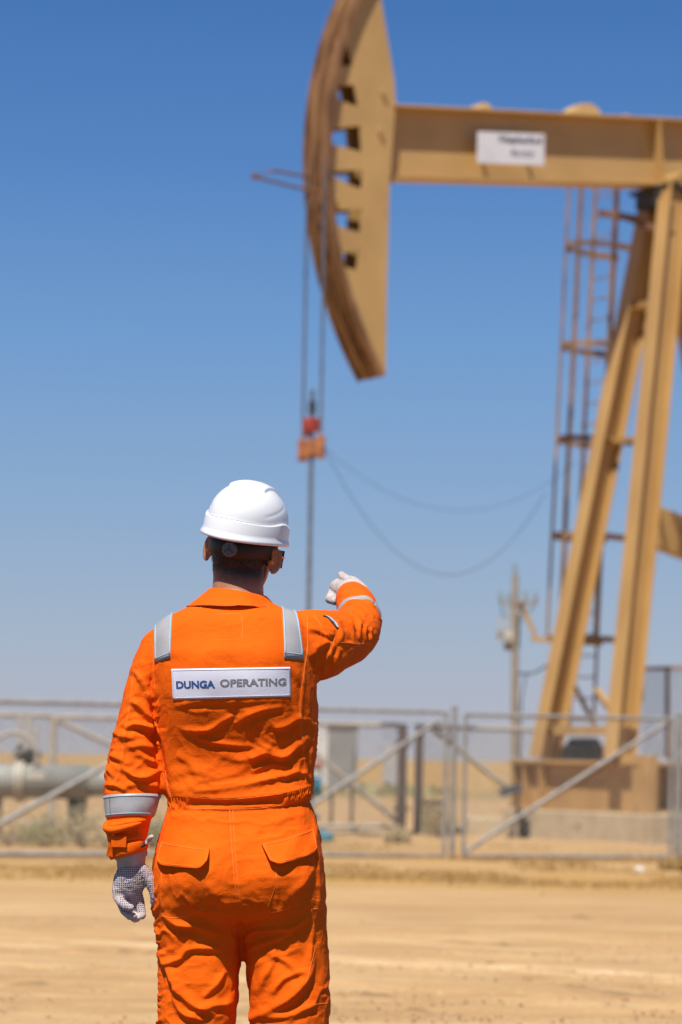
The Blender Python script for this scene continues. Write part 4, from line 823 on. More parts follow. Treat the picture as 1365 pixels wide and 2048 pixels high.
# ---- folds, drawn as ridges on the cloth: points, width (m), height (m)
def Z2(l): return [(180 + .3663 * x, 1180 + .3663 * y) for x, y in l]
def Z3(l): return [(180 + .3663 * x, 1560 + .3663 * y) for x, y in l]
def ZR(l): return [(580 + .1465 * x, 1120 + .1465 * y) for x, y in l]
FO = [
 (Z2([(500, 765), (640, 770), (720, 725), (790, 688)]), .009, .0085), (Z2([(790, 745), (860, 690), (960, 655), (1060, 640)]), .011, .008), (Z2([(640, 640), (720, 650), (800, 700)]), .02, -.005),
 (Z2([(560, 790), (650, 830), (740, 845), (880, 862)]), .008, .006), (Z2([(870, 925), (960, 890), (1060, 910), (1190, 800)]), .013, .013), (Z2([(880, 1000), (980, 955), (1090, 965)]), .010, .009),
 (Z2([(520, 1060), (650, 1035), (790, 1000), (900, 930), (1000, 820)]), .022, .010), (Z2([(560, 1100), (760, 1075), (960, 1040), (1150, 985)]), .014, .010), (Z2([(440, 1020), (560, 985), (690, 1010)]), .02, .007),
 (Z2([(1000, 760), (1080, 740), (1150, 690)]), .012, .008), (Z2([(470, 900), (560, 960), (600, 1060)]), .014, .006), (Z2([(1050, 1040), (1120, 1000), (1190, 1010)]), .009, .007), (Z2([(700, 900), (820, 930), (930, 900)]), .016, .005),
 (Z2([(1120, 640), (1150, 760), (1160, 900)]), .012, .006), (Z2([(1170, 400), (1160, 560), (1150, 700), (1165, 860), (1185, 1060)]), .005, .004),
 (Z2([(345, 640), (360, 800), (395, 960), (430, 1110)]), .009, -.007), (Z2([(390, 760), (420, 900), (430, 1050)]), .012, .006), (Z2([(450, 640), (600, 610), (800, 615), (1090, 600)]), .01, .004),
 (Z2([(430, 330), (470, 345), (560, 350)]), .02, .003), (Z2([(600, 330), (780, 340), (900, 330)]), .02, .003), (Z2([(1060, 390), (1110, 450), (1150, 520)]), .014, .005),
 (Z2([(340, 290), (330, 420), (320, 520)]), .006, .004),
 # left sleeve
 (Z2([(200, 765), (240, 735), (300, 748), (350, 775)]), .010, .010), (Z2([(225, 600), (270, 640), (340, 720)]), .012, .008), (Z2([(245, 440), (290, 520), (330, 610)]), .010, .007), (Z2([(200, 860), (280, 850), (355, 880)]), .013, .007),
 (Z2([(170, 960), (240, 1020), (310, 1025), (385, 980)]), .011, .014), (Z2([(110, 900), (170, 930), (230, 960)]), .014, .006), (Z2([(130, 780), (180, 800), (250, 810)]), .014, .006), (Z2([(200, 1070), (270, 1060), (380, 1075)]), .012, .007), (Z2([(300, 560), (320, 680), (350, 800)]), .012, .007),
 (Z2([(250, 890), (320, 930), (375, 960)]), .009, .007), (Z2([(90, 1060), (150, 1075), (200, 1100)]), .008, .006), (Z2([(240, 560), (215, 700), (190, 860), (170, 1000), (110, 1090)]), .004, .004),
 (Z2([(80, 1285), (140, 1290), (220, 1270), (325, 1255)]), .009, .012), (Z2([(90, 1320), (180, 1330), (260, 1320)]), .008, -.008), (Z2([(110, 1345), (200, 1360), (300, 1345)]), .008, .007), (Z2([(150, 1400), (210, 1420), (290, 1400)]), .008, .005),
 # right sleeve
 (ZR([(240, 960), (330, 965), (450, 1010), (570, 1060)]), .008, .007), (ZR([(300, 780), (400, 850), (520, 990), (600, 1060)]), .009, .006), (ZR([(540, 1110), (430, 1170), (330, 1260), (240, 1330)]), .012, .009), (ZR([(620, 1140), (540, 1290), (490, 1420), (480, 1560)]), .008, .007),
 (ZR([(700, 760), (800, 850), (860, 960), (880, 1120)]), .008, .009), (ZR([(820, 700), (920, 800), (960, 930), (950, 1100)]), .008, .009), (ZR([(640, 820), (690, 960), (700, 1120)]), .008, .006), (ZR([(900, 1160), (800, 1280), (620, 1400), (450, 1500)]), .012, .008), (ZR([(700, 1200), (620, 1330), (560, 1480)]), .010, .007),
 (ZR([(1010, 880), (1020, 1000), (1040, 1130)]), .006, .010), (ZR([(1110, 930), (1105, 1030), (1100, 1130)]), .006, .008), (ZR([(1060, 980), (1070, 1040), (1062, 1110)]), .004, -.008), (ZR([(660, 620), (800, 560), (960, 600), (1080, 700), (1150, 800)]), .006, .005),
 (ZR([(680, 500), (800, 440), (930, 450), (1050, 540), (1150, 660)]), .007, .008), (ZR([(690, 430), (800, 385), (920, 390), (1040, 460)]), .006, .006), (ZR([(700, 690), (850, 660), (960, 690), (1040, 770)]), .008, .008), (ZR([(690, 1130), (760, 1140), (950, 1150), (1110, 1150)]), .004, .004),
 # trousers
 (Z3([(395, 735), (480, 790), (590, 800), (700, 850)]), .012, .012), (Z3([(380, 930), (430, 1040), (480, 1150), (570, 1230), (690, 1275)]), .014, .014), (Z3([(400, 1010), (480, 985), (550, 925), (720, 925)]), .011, .009), (Z3([(455, 1130), (470, 1220), (530, 1290), (640, 1310)]), .012, .010),
 (Z3([(740, 1040), (690, 1120), (620, 1190)]), .010, .008), (Z3([(545, 1290), (640, 1240), (760, 1220), (790, 1160)]), .012, .008), (Z3([(490, 860), (540, 860), (520, 940), (500, 1000)]), .009, .006), (Z3([(620, 700), (680, 680), (760, 720)]), .016, -.006),
 (Z3([(845, 890), (900, 835), (1000, 820), (1110, 800), (1200, 740)]), .010, .013), (Z3([(860, 930), (940, 900), (1040, 860), (1150, 800)]), .009, .009), (Z3([(870, 1310), (980, 1260), (1100, 1190), (1200, 1060), (1230, 900)]), .016, .015), (Z3([(910, 1180), (960, 1080), (1000, 990), (1010, 900)]), .012, .007),
 (Z3([(1000, 1170), (1060, 1090), (1180, 1040)]), .010, .008), (Z3([(930, 1300), (1080, 1290), (1240, 1230)]), .012, .008), (Z3([(1230, 690), (1220, 820), (1200, 960), (1180, 1080)]), .010, .007), (Z3([(960, 940), (1080, 1000), (1150, 1080)]), .010, .005),
 (Z3([(760, 170), (780, 400), (800, 620), (815, 720)]), .008, -.005), (Z3([(815, 690), (820, 760), (828, 830)]), .010, -.008), (Z3([(830, 320), (900, 300), (940, 240)]), .02, .004), (Z3([(1000, 250), (1090, 200), (1180, 190)]), .016, .006), (Z3([(430, 180), (520, 210), (600, 200)]), .02, .004),
 (Z3([(640, 560), (700, 640), (760, 690)]), .018, .005), (Z3([(1010, 700), (1100, 620), (1180, 520), (1230, 430)]), .016, .009), (Z3([(980, 715), (1060, 690), (1150, 640)]), .009, .007), (Z3([(400, 600), (480, 560), (560, 600)]), .02, .004),
 (Z3([(395, 350), (380, 480), (370, 640)]), .02, .004), (Z3([(1220, 200), (1235, 420), (1245, 640), (1235, 760)]), .007, .005), (Z3([(620, 460), (625, 560), (640, 680)]), .004, .003), (Z3([(395, 470), (390, 600), (395, 735)]), .004, .003), (Z3([(1000, 470), (1015, 600), (1005, 700)]), .004, .003),
]
for i in range(9):                                           # elastic gathers at the waist
    x = 428 + i * 13.5; FO.append((Z2([(x, 1132), (x + 2, 1165), (x + 1, 1198)]), .0042, .0085))
    x = 1062 + i * 17; FO.append((Z2([(x, 1098 + (8 - i) * 4), (x + 5, 1130 + (8 - i) * 3.0), (x - 2, 1170 - i * 3)]), .0042, .0085))
FO += [(Z2([(420, 1128), (540, 1130), (780, 1140), (1060, 1110), (1215, 1070)]), .006, .006), (Z2([(425, 1203), (545, 1196), (780, 1192), (1060, 1170), (1200, 1120)]), .006, .006), (Z2([(540, 1165), (780, 1168), (1060, 1140)]), .009, -.004)]
RELAX = 150
def strokes(PX, PY, wt, scale):
    d = np.zeros(len(PX))
    for pts, w, h in FO:
        w_ = w * scale; x0 = min(p[0] for p in pts) - 4 * w_; x1 = max(p[0] for p in pts) + 4 * w_; y0 = min(p[1] for p in pts) - 4 * w_; y1 = max(p[1] for p in pts) + 4 * w_
        I = np.nonzero((PX > x0) & (PX < x1) & (PY > y0) & (PY < y1) & (wt > 0))[0]
        if not len(I): continue
        # smooth polyline
        q = np.array(pts, float); qq = [q[0]]
        for i in range(len(q) - 1):
            p0 = q[max(i - 1, 0)]; p1 = q[i]; p2 = q[i + 1]; p3 = q[min(i + 2, len(q) - 1)]
            for k in range(1, 6):
                t = k / 5; qq.append(.5 * (2 * p1 + (p2 - p0) * t + (2 * p0 - 5 * p1 + 4 * p2 - p3) * t * t + (3 * p1 - p0 - 3 * p2 + p3) * t ** 3))
        qq = np.array(qq); x = PX[I]; y = PY[I]; best = np.full(len(I), 1e9); sd = np.zeros(len(I)); tt = np.zeros(len(I)); n = len(qq) - 1
        for i in range(n):
            a = qq[i]; e = qq[i + 1] - a; l2 = e @ e + 1e-9; u = np.clip(((x - a[0]) * e[0] + (y - a[1]) * e[1]) / l2, 0, 1)
            dx = x - a[0] - u * e[0]; dy = y - a[1] - u * e[1]; dd = np.hypot(dx, dy); k = dd < best
            sgn_ = np.sign(e[0] * (y - a[1]) - e[1] * (x - a[0])) * (1 if abs(e[0]) > .0 and qq[-1][0] >= qq[0][0] else -1)
            best = np.where(k, dd, best); sd = np.where(k, sgn_, sd); tt = np.where(k, (i + u) / n, tt)
        tap = np.sin(np.pi * np.clip(tt, 0.0, 1)) ** .5 * 1.0; tap = np.maximum(tap, 0)
        s = best / w_
        low = sd > 0
        prof = np.where(low, np.exp(-(s / .6) ** 2) - .30 * np.exp(-((s - 1.6) / .9) ** 2), np.exp(-(s / 1.15) ** 2))
        if h < 0: prof = np.exp(-s ** 2)
        wv = 1 + .25 * np.sin(tt * 9 + pts[0][0])
        d[I] += h * prof * tap * wv
    return d
def fabric_noise(v):
    p = v * np.array([7, 7, 9]); w = np.stack([fbm(p * .6 + 3, 2), fbm(p * .6 + 31, 2), fbm(p * .6 + 57, 2)], 1)
    a = fbm(p + w * 1.3, 3); rid = 1 - np.abs(a) * 3.0; rid = np.clip(rid, 0, 1) ** 2.2
    p2 = v * np.array([20, 20, 26]) + w * 1.2; a2 = fbm(p2, 2); rid2 = np.clip(1 - np.abs(a2) * 3.2, 0, 1) ** 2
    return .0052 * (rid - .3) + .0016 * (rid2 - .3) + .002 * fbm(v * 12, 2)
nv = normals(cov); PX, PY = proj(cv)
back = np.clip((-nv[:, 1] - .02) / .25, 0, 1) ** .7
leg_far = np.clip((PY - 2030) / 40, 0, 1)
sleeve = np.clip((322 - PX) / 6, 0, 1) + np.clip((PX - 622) / 10, 0, 1) * (PY < 1400)
thigh = np.clip((PY - 1800) / 60, 0, 1)
dsp = (.62 + .18 * sleeve - .22 * np.clip((PX - 622) / 10, 0, 1) * (PY < 1400) + .12 * thigh * (1 - sleeve)) * strokes(PX, PY, back, SC * .78) * back
flat = np.exp(-(((PX - 462) / 140) ** 4 + ((PY - 1320) / 75) ** 4))        # the yoke and patch area lies flatter
topq = np.clip((PY - 1215) / 25, 0, 1)
arms = ((PX < 318) & (PY > 1290)) | (PX > 640) & (PY < 1380)
dsp += fabric_noise(cv) * (1 - .8 * flat) * (.25 + .75 * topq) * np.where(back > .3, .50, .85) * np.where(arms, 1.0, 1.0)
# horizontal crumples on lower legs and around the elbows
lm = np.clip((PY - 2060) / 60, 0, 1); dsp += lm * .004 * fbm(cv * np.array([5, 5, 16.]), 3)
# shoulder blades and buttocks swell
def bumpf(cx, cy, rx, ry, h): return h * np.exp(-(((PX - cx) / rx) ** 2 + ((PY - cy) / ry) ** 2)) * back
dsp += bumpf(395, 1745, 52, 70, .018) + bumpf(570, 1745, 55, 70, .018) + bumpf(395, 1330, 60, 60, .007) + bumpf(560, 1300, 50, 60, .010) + bumpf(470, 1480, 60, 90, -.006)
# the cloth is a little larger than the body form: let it buckle into folds
ne = len(cov.edges); ed = np.empty(ne * 2, np.int64); cov.edges.foreach_get('vertices', ed); ed = ed.reshape(-1, 2)
qd = np.array([tuple(p.vertices) for p in cov.polygons if len(p.vertices) == 4]); dg_ = np.concatenate([qd[:, [0, 2]], qd[:, [1, 3]]]); E_all = np.concatenate([ed, dg_])
kst = np.r_[np.full(len(ed), 1.0), np.full(len(dg_), .35)]
i0, i1 = E_all.T; base = cv; vec = base[i1] - base[i0]; L0 = np.linalg.norm(vec, axis=1) + 1e-9; dirz = np.abs(vec[:, 2]) / L0
legz = np.clip((PY - 1830) / 50, 0, 1); seat = np.clip((PY - 1625) / 15, 0, 1) * (1 - legz); lowb = np.clip((PY - 1400) / 60, 0, 1) * np.clip((1605 - PY) / 10, 0, 1)
st_ = .015 + .10 * lowb + .16 * sleeve + .10 * legz * (.3 + .7 * back) + .035 * seat + .02 * (1 - np.clip(back * 3, 0, 1)); st_ = st_ * (1 - .9 * flat) * topq
st_ *= np.clip(.65 + 1.3 * fbm(cv * np.array([5, 5, 7.]) + 9, 2), .15, 1.6)
se = .5 * (st_[i0] + st_[i1]); T_ = base + nv * dsp[:, None]; LT = np.linalg.norm(T_[i1] - T_[i0], axis=1); rest = np.maximum(L0, LT) * (1 + se * (.25 + .75 * dirz))
N_ = len(cv); deg = np.bincount(i0, kst, N_) + np.bincount(i1, kst, N_)
e0, e1 = ed.T; dd_ = np.bincount(e0, None, N_) + np.bincount(e1, None, N_)
anc = .010 + .10 * flat + .10 * (1 - topq)
p_ = T_ + nv * (.0025 * fbm(cv * np.array([22, 22, 42.]), 2) + .0002 * rng.normal(size=N_))[:, None]
for it in range(RELAX):
    d = p_[i1] - p_[i0]; ln = np.sqrt((d * d).sum(1)) + 1e-9; f = (kst * (ln - rest) / ln)[:, None] * d
    dl = np.empty_like(p_)
    for k in range(3): dl[:, k] = np.bincount(i0, f[:, k], N_) - np.bincount(i1, f[:, k], N_)
    p_ = p_ + .9 * dl / deg[:, None]
    q_ = p_ - T_; lap = np.empty_like(q_)
    for k in range(3): lap[:, k] = (np.bincount(e0, q_[e1, k], N_) + np.bincount(e1, q_[e0, k], N_)) / dd_
    bnd = .16 if it < RELAX * .8 else .06
    q_ = q_ + bnd * (lap - q_); q_ = q_ * (1 - anc)[:, None]
    h_ = np.linalg.norm(q_, axis=1); q_ = q_ * np.minimum(1, .018 / (h_ + 1e-9))[:, None]; p_ = T_ + q_
setco(cov, p_)
ob_ = bpy.data.objects.new('tmp', cov); COL.objects.link(ob_); sb_ = ob_.modifiers.new('s', 'SUBSURF'); sb_.levels = 1; sb_.render_levels = 1
dgx = bpy.context.evaluated_depsgraph_get(); dgx.update(); cov2 = bpy.data.meshes.new_from_object(ob_.evaluated_get(dgx)); bpy.data.objects.remove(ob_); cov = cov2
cv2 = np.empty(len(cov.vertices) * 3); cov.vertices.foreach_get('co', cv2); cv2 = cv2.reshape(-1, 3); print('coverall final', len(cv2))
bvh = BVHTree.FromPolygons([Vector(x) for x in cv2], [tuple(p.vertices) for p in cov.polygons])
coverall = linkmesh('coverall', cov, M['cloth'], person)
EYE = Vector((0, 0, CAMH))
def hit_px(px, py):
    a, b = ray(px, py); d = Vector((a, 1, b)).normalized(); return bvh.ray_cast(EYE, d)[0], d
# ---- sheets draped on the cloth
def smooth_grid(G, it):
    for _ in range(it):
        g = G.copy(); g[1:-1] = .5 * G[1:-1] + .25 * (G[:-2] + G[2:]); G = g; g = G.copy(); g[:, 1:-1] = .5 * G[:, 1:-1] + .25 * (G[:, :-2] + G[:, 2:]); G = g
    return G
def sheet(name, G, N, th, mat, parent=None, inner=.006):
    """G: grid of outer surface points, N: outward directions"""
    a, b = G.shape[:2]; V = [Vector(x) for x in (G + N * th).reshape(-1, 3)]; Fc = [(i * b + j, i * b + j + 1, (i + 1) * b + j + 1, (i + 1) * b + j) for i in range(a - 1) for j in range(b - 1)]
    rim = [(0, j) for j in range(b)] + [(i, b - 1) for i in range(1, a)] + [(a - 1, j) for j in range(b - 2, -1, -1)] + [(i, 0) for i in range(a - 2, 0, -1)]
    n0 = len(V); V += [Vector(G[i, j] - N[i, j] * inner) for i, j in rim]
    for k, (i, j) in enumerate(rim):
        i2, j2 = rim[(k + 1) % len(rim)]; Fc.append((i * b + j, n0 + k, n0 + (k + 1) % len(rim), i2 * b + j2))
    return link(name, V, Fc, mat, parent or coverall, True)
def quad_px(corners, nu, nvv, bow=0):
    """corners tl, tr, br, bl in pixels -> grid draped on the cloth from behind"""
    tl, tr, br, bl = [np.array(c, float) for c in corners]; G = np.zeros((nvv, nu, 3)); N = np.zeros((nvv, nu, 3))
    for j in range(nvv):
        for i in range(nu):
            u = i / (nu - 1); v = j / (nvv - 1); p = (tl * (1 - u) + tr * u) * (1 - v) + (bl * (1 - u) + br * u) * v
            h, d = hit_px(*p)
            G[j, i] = h if h is not None else (G[j, i - 1] if i else (G[j - 1, i] if j else (0, 0, 0))); N[j, i] = (-d)[:]
    return G, N
def on_grid(G, N, u, v, off):
    a, b = G.shape[:2]; x = u * (b - 1); y = v * (a - 1); i = int(min(max(x, 0), b - 2)); j = int(min(max(y, 0), a - 2)); fx = x - i; fy = y - j
    p = (G[j, i] * (1 - fx) + G[j, i + 1] * fx) * (1 - fy) + (G[j + 1, i] * (1 - fx) + G[j + 1, i + 1] * fx) * fy; return Vector(p + N[j, i] * off)
# name patch
PT = ((343, 1338), (581, 1334), (582, 1393), (346, 1399))
G, N = quad_px(PT, 60, 16); G = smooth_grid(G, 8)
sheet('name_patch', G, N, .0024, M['patch'])
patch = [c for c in coverall.children if c.name.startswith('name_patch')][0]
def edge_strip(name, G, N, off, r, mat, parent, inset=.012, insv=.05):
    m = MB(); pts = []
    for u in np.linspace(inset, 1 - inset, 50): pts.append(on_grid(G, N, u, insv, off))
    for v in np.linspace(insv, 1 - insv, 14)[1:]: pts.append(on_grid(G, N, 1 - inset, v, off))
    for u in np.linspace(1 - inset, inset, 50)[1:]: pts.append(on_grid(G, N, u, 1 - insv, off))
    for v in np.linspace(1 - insv, insv, 14)[1:-1]: pts.append(on_grid(G, N, inset, v, off))
    m.tube(pts, r, 6, closed=True); return m.build(name, mat, parent, True)
edge_strip('patch_binding', G, N, .0026, .0007, M['patchedge'], coverall)
def thicktext(txt, u0, u1, v0, v1, mat, bold):
    v, f = textmesh(txt, bold); n = len(v); V = [on_grid(G, N, u0 + (u1 - u0) * q[0], v1 + (v0 - v1) * q[1], .0031) for q in v]
    B = [on_grid(G, N, u0 + (u1 - u0) * q[0], v1 + (v0 - v1) * q[1], .0020) for q in v]; e = {}
    for p in f:
        for a, b in zip(p, p[1:] + p[:1]): e[(a, b)] = 1
    Fc = list(f) + [(a, a + n, b + n, b) for (a, b) in e if (b, a) not in e]
    return link('patch_lettering', V + B, Fc, mat, coverall)
thicktext('DUNGA', .034, .362, .40, .655, M['blue'], .04); thicktext('OPERATING', .405, .965, .37, .625, M['grey'], .03)
# shoulder strips running over the shoulder
def over_strip(name, p0, p1, q0, q1, ax_l, ax_r, th=.0038):
    """p0,p1: lower left/right pixel on the back; q0,q1: pixels where it crosses the shoulder; then on down the front"""
    h = [hit_px(*p)[0] for p in (p0, p1)]; nu, nvv = 9, 34; G = np.zeros((nvv, nu, 3)); N = np.zeros((nvv, nu, 3))
    for i in range(nu):
        u = i / (nu - 1); lo = np.array(p0) * (1 - u) + np.array(p1) * u; hi = np.array(q0) * (1 - u) + np.array(q1) * u
        xl = P(*lo, D0).x; xh = P(*hi, D0).x; zl = P(*lo, D0).z; zh = P(*hi, D0).z
        for j in range(nvv):
            s = j / (nvv - 1); ang = R(-8 + 200 * s); k = min(1, max(0, ang / R(90))); x = xl + (xh - xl) * k; c = Vector((x, D0 + .0, zl + .012))
            d = Vector((0, -math.cos(ang), math.sin(ang))); org = c + d * .5
            hh = bvh.ray_cast(org, -d)[0]; 
            if hh is None: hh = c + d * .1
            G[j, i] = hh[:]; N[j, i] = d[:]
    G = smooth_grid(G, 3); o = sheet(name, G, N, th, M['reflect']); return G, N
for args in (((315, 1328), (349, 1315), (309, 1259), (347, 1241)), ((572, 1315), (609, 1320), (563, 1217), (589, 1225))):
    Gs, Ns = over_strip('reflective_strip', *args, None, None)
    for uu in (.06, .94):
        m = MB(); m.tube([on_grid(Gs, Ns, uu, v, .0040) for v in np.linspace(.02, .98, 44)], .0018, 6); m.build('strip_edge', M['tapeedge'], coverall, True)
    m = MB(); m.tube([on_grid(Gs, Ns, u, .03, .0040) for u in np.linspace(.04, .96, 12)], .0012, 6); m.build('strip_edge', M['tapeedge'], coverall, True)
# ring bands around the sleeves
def ring_band(name, c0, c1, rx, nU=64, nV=9, th=.003, mat=None, aw=None):
    ax = (c1 - c0).normalized(); x = ax.orthogonal().normalized(); y = ax.cross(x); G = np.zeros((nV, nU + 1, 3)); N = np.zeros((nV, nU + 1, 3))
    for j in range(nV):
        c = c0.lerp(c1, j / (nV - 1))
        for i in range(nU + 1):
            a = 2 * math.pi * i / nU; d = x * math.cos(a) + y * math.sin(a); h = bvh.ray_cast(c + d * .002, d, .12)[0]
            # outermost hit of the sleeve only
            G[j, i] = (h if h is not None else c + d * rx)[:]; N[j, i] = d[:]
    G[:, -1] = G[:, 0]
    g2 = smooth_grid(np.concatenate([G[:, -6:-1], G, G[:, 1:6]], 1), 3)[:, 5:-5]; g2[:, -1] = g2[:, 0]
    return sheet(name, g2, N, th, mat or M['reflect']), g2, N
cL0 = P(262, 1592, D0 - .031); cL1 = P(263, 1635, D0 - .036)
cL0 = cL0 + Vector((0, 0, 0)); ob, Gb, Nb = ring_band('sleeve_reflective_band', cL0, cL1, .055)
for vv_ in (.1, .9):
    m = MB(); m.tube([on_grid(Gb, Nb, u, vv_, .0034) for u in np.linspace(0, .985, 60)], .0010, 5, closed=True); m.build('strip_edge', M['tapeedge'], coverall, True)
ki = [min(range(len(RARM)), key=lambda k: (RARM[k] - P(px_, py_, D0 + d_)).length) for px_, py_, d_ in ((721, 1238, .285),)][0]
aR = RARM[ki]; bR = RARM[ki + 3]; ob, Gb, Nb = ring_band('sleeve_reflective_band', aR, aR + (bR - aR).normalized() * .018, .055)
# arm badge on the right upper arm, black-edged
q = MB(); 
def drape_line(pts, r, name, mat, off=.0008, parent=None, seg=7):
    qq = []
    for i in range(len(pts) - 1):
        p0 = np.array(pts[max(i - 1, 0)], float); p1 = np.array(pts[i], float); p2 = np.array(pts[i + 1], float); p3 = np.array(pts[min(i + 2, len(pts) - 1)], float)
        for k in range(seg):
            t = k / seg; qq.append(.5 * (2 * p1 + (p2 - p0) * t + (2 * p0 - 5 * p1 + 4 * p2 - p3) * t * t + (3 * p1 - p0 - 3 * p2 + p3) * t ** 3))
    qq.append(np.array(pts[-1], float)); P3 = []
    for p in qq:
        h, d = hit_px(*p)
        if h is not None and (not P3 or (h - d * off - P3[-1]).length < .06): P3.append(h - d * off)
    if len(P3) < 3: return
    m = MB(); m.tube(P3, r, 5); return m.build(name, mat, parent or coverall, True)
drape_line(ZR([(455, 765), (520, 790), (600, 880), (650, 935)]), .0028, 'arm_badge_edge', M['black'], .001)
drape_line(ZR([(500, 770), (560, 800), (630, 870), (655, 925)]), .0030, 'arm_badge', M['tapeedge'], .001)
# seams and stitching
SEAMS = [Z3([(764, 165), (778, 400), (797, 600), (812, 715)]), Z3([(782, 165), (795, 400), (813, 600), (824, 700)]), Z3([(540, 155), (660, 158), (780, 160), (920, 155), (1065, 135)]), Z2([(548, 1132), (780, 1142), (1055, 1112)]),
         Z2([(545, 103), (650, 92), (800, 88), (975, 92)]), Z2([(690, 135), (760, 131), (828, 131)]), Z2([(668, 271), (750, 271), (830, 268)]), Z2([(828, 135), (834, 200), (828, 268)]),
         Z2([(1188, 215), (1190, 330), (1170, 450), (1150, 600), (1152, 720), (1168, 880), (1180, 1060)]), Z2([(1048, 130), (1060, 250), (1068, 368)]), Z2([(345, 300), (352, 500), (362, 700), (395, 900), (430, 1080)]),
         Z2([(240, 450), (215, 640), (195, 740), (180, 850), (160, 980), (105, 1095)]), Z2([(250, 440), (300, 500), (325, 580)]), Z3([(395, 480), (390, 600), (392, 722), (430, 752), (540, 738), (632, 695)]), Z3([(628, 485), (615, 600), (632, 690)]),
         Z3([(1010, 470), (1018, 560), (970, 700)]), Z3([(968, 708), (1005, 722), (1110, 690), (1225, 650)]), Z3([(1210, 705), (1230, 900), (1190, 1080), (1170, 1225)]), Z3([(1170, 1232), (1240, 1225), (1305, 1218)]), Z3([(1218, 705), (1275, 700)]),
         ZR([(235, 740), (240, 900), (245, 1100), (225, 1300), (200, 1480), (195, 1700)]), ZR([(700, 1125), (800, 1133), (960, 1150)]), ZR([(700, 1165), (800, 1172), (960, 1180)]), ZR([(1032, 1140), (1110, 1145)]), ZR([(620, 1060), (560, 1240), (490, 1380), (470, 1540)]),
         ZR([(330, 760), (400, 850), (480, 990), (580, 1070)]), Z2([(400, 1000), (440, 1120)]) + Z2([(438, 1130)]), Z3([(240, 1350 - 1035), (250, 330)]) + Z3([(255, 345)])]
for s_ in SEAMS: drape_line(s_, .0008, 'stitching', M['thread'], -.0001)
# gathered elastic at both sides of the waist
def gathers(ptsT, ptsB, n):
    m = MB()
    for i in range(n):
        u = (i + .5) / n; a = np.array(ptsT[0]) * (1 - u) + np.array(ptsT[1]) * u; b_ = np.array(ptsB[0]) * (1 - u) + np.array(ptsB[1]) * u; P3 = []
        for v in np.linspace(0, 1, 8):
            q_ = a * (1 - v) + b_ * v + np.array([math.sin(v * 5 + i * 2.1) * .8, 0]); h, d = hit_px(*q_)
            if h is not None: P3.append(h + d * .0012)
        if len(P3) == 8: k_ = random.uniform(.8, 1.25); m.tube(P3, [.0008, .0022 * k_, .0028 * k_, .0030 * k_, .003 * k_, .0026 * k_, .002 * k_, .0008], 8)
    m.build('waist_elastic', M['cloth'], coverall, True)
gathers(Z2([(422, 1132), (545, 1134)]), Z2([(428, 1200), (540, 1196)]), 11); gathers(Z2([(1066, 1104), (1208, 1076)]), Z2([(1062, 1168), (1200, 1128)]), 12)
# pocket flaps
def flap(poly, top_n, name='pocket_flap', lift=.012):
    """poly: tl, tr, right side, bottom..., given as upper edge and lower edge polylines"""
    up, lo = poly; nu, nvv = 40, 16
    def samp(l, u):
        l = np.array(l, float); d = np.r_[0, np.cumsum(np.hypot(*np.diff(l, axis=0).T))]; return np.array([np.interp(u * d[-1], d, l[:, 0]), np.interp(u * d[-1], d, l[:, 1])])
    G = np.zeros((nvv, nu, 3)); N = np.zeros((nvv, nu, 3))
    for j in range(nvv):
        v = j / (nvv - 1)
        for i in range(nu):
            u = i / (nu - 1); p = samp(up, u) * (1 - v) + samp(lo, u) * v; h, d = hit_px(*p); G[j, i] = (h if h is not None else Vector(G[j, i - 1]))[:] if i or h is not None else (0, 0, 0); N[j, i] = (-d)[:]
    G = smooth_grid(G, 6)
    for j in range(nvv):
        for i in range(nu):
            v = j / (nvv - 1); u = i / (nu - 1); G[j, i] += N[j, i] * (.003 + lift * v ** 1.1 * (1 + .35 * math.sin(u * 7 + 1)) + .0022 * math.sin(u * 11 + v * 5))
    o = sheet(name, G, N, .0015, M['cloth'], None, .0012)
    pts = [on_grid(G, N, .03, v, .0018) for v in np.linspace(.05, .9, 10)] + [on_grid(G, N, u, .9, .0018) for u in np.linspace(.04, .97, 34)] + [on_grid(G, N, .97, v, .0018) for v in np.linspace(.88, .05, 10)]
    m = MB(); m.tube(pts, .0007, 5); m.build('stitching', M['thread'], coverall, True)
    m = MB(); m.tube([on_grid(G, N, u, .10, .0018) for u in np.linspace(.02, .98, 34)], .0009, 5); m.build('stitching', M['thread'], coverall, True)
flap((Z3([(385, 332), (500, 352), (655, 374)]), Z3([(362, 425), (380, 466), (480, 478), (600, 484), (640, 440)])), 0)
flap((Z3([(936, 346), (1080, 312), (1226, 260)]), Z3([(985, 440), (1035, 460), (1120, 440), (1232, 398), (1244, 372)])), 0)
# sleeve cuff and its tab, left wrist
m = MB(); cu = []
cc = P(257, 1700, D0 - .046); n = 48; V = []
for (dz, r_, ) in ((0, 1.0), (.006, 1.10), (.024, 1.13), (.034, 1.04)):
    for k in range(n):
        a = 2 * math.pi * k / n; V.append(cc + Vector((math.cos(a) * .041 * r_ * (1 + .03 * math.sin(5 * a)), math.sin(a) * .044 * r_, dz - .012 + .012 * math.cos(a))))
Fc = [(i * n + k, i * n + (k + 1) % n, (i + 1) * n + (k + 1) % n, (i + 1) * n + k) for i in range(3) for k in range(n)]
m.add(V, Fc); o = m.build('sleeve_cuff', M['cloth'], coverall, True); sol_ = o.modifiers.new('solid', 'SOLIDIFY'); sol_.thickness = .003
m = MB(); m.box(P(222, 1700, D0 - .085), Vector((.008, 0, -.002)), Vector((0, .002, 0)), Vector((.003, -.004, .016))); m.box(P(238, 1684, D0 - .098), Vector((.018, -.003, .0)), Vector((0, .0016, 0)), Vector((.0, -.001, .013))); m.build('cuff_tab', M['cloth'], coverall, bevel=.0015)
m = MB(); V = []; n = 14
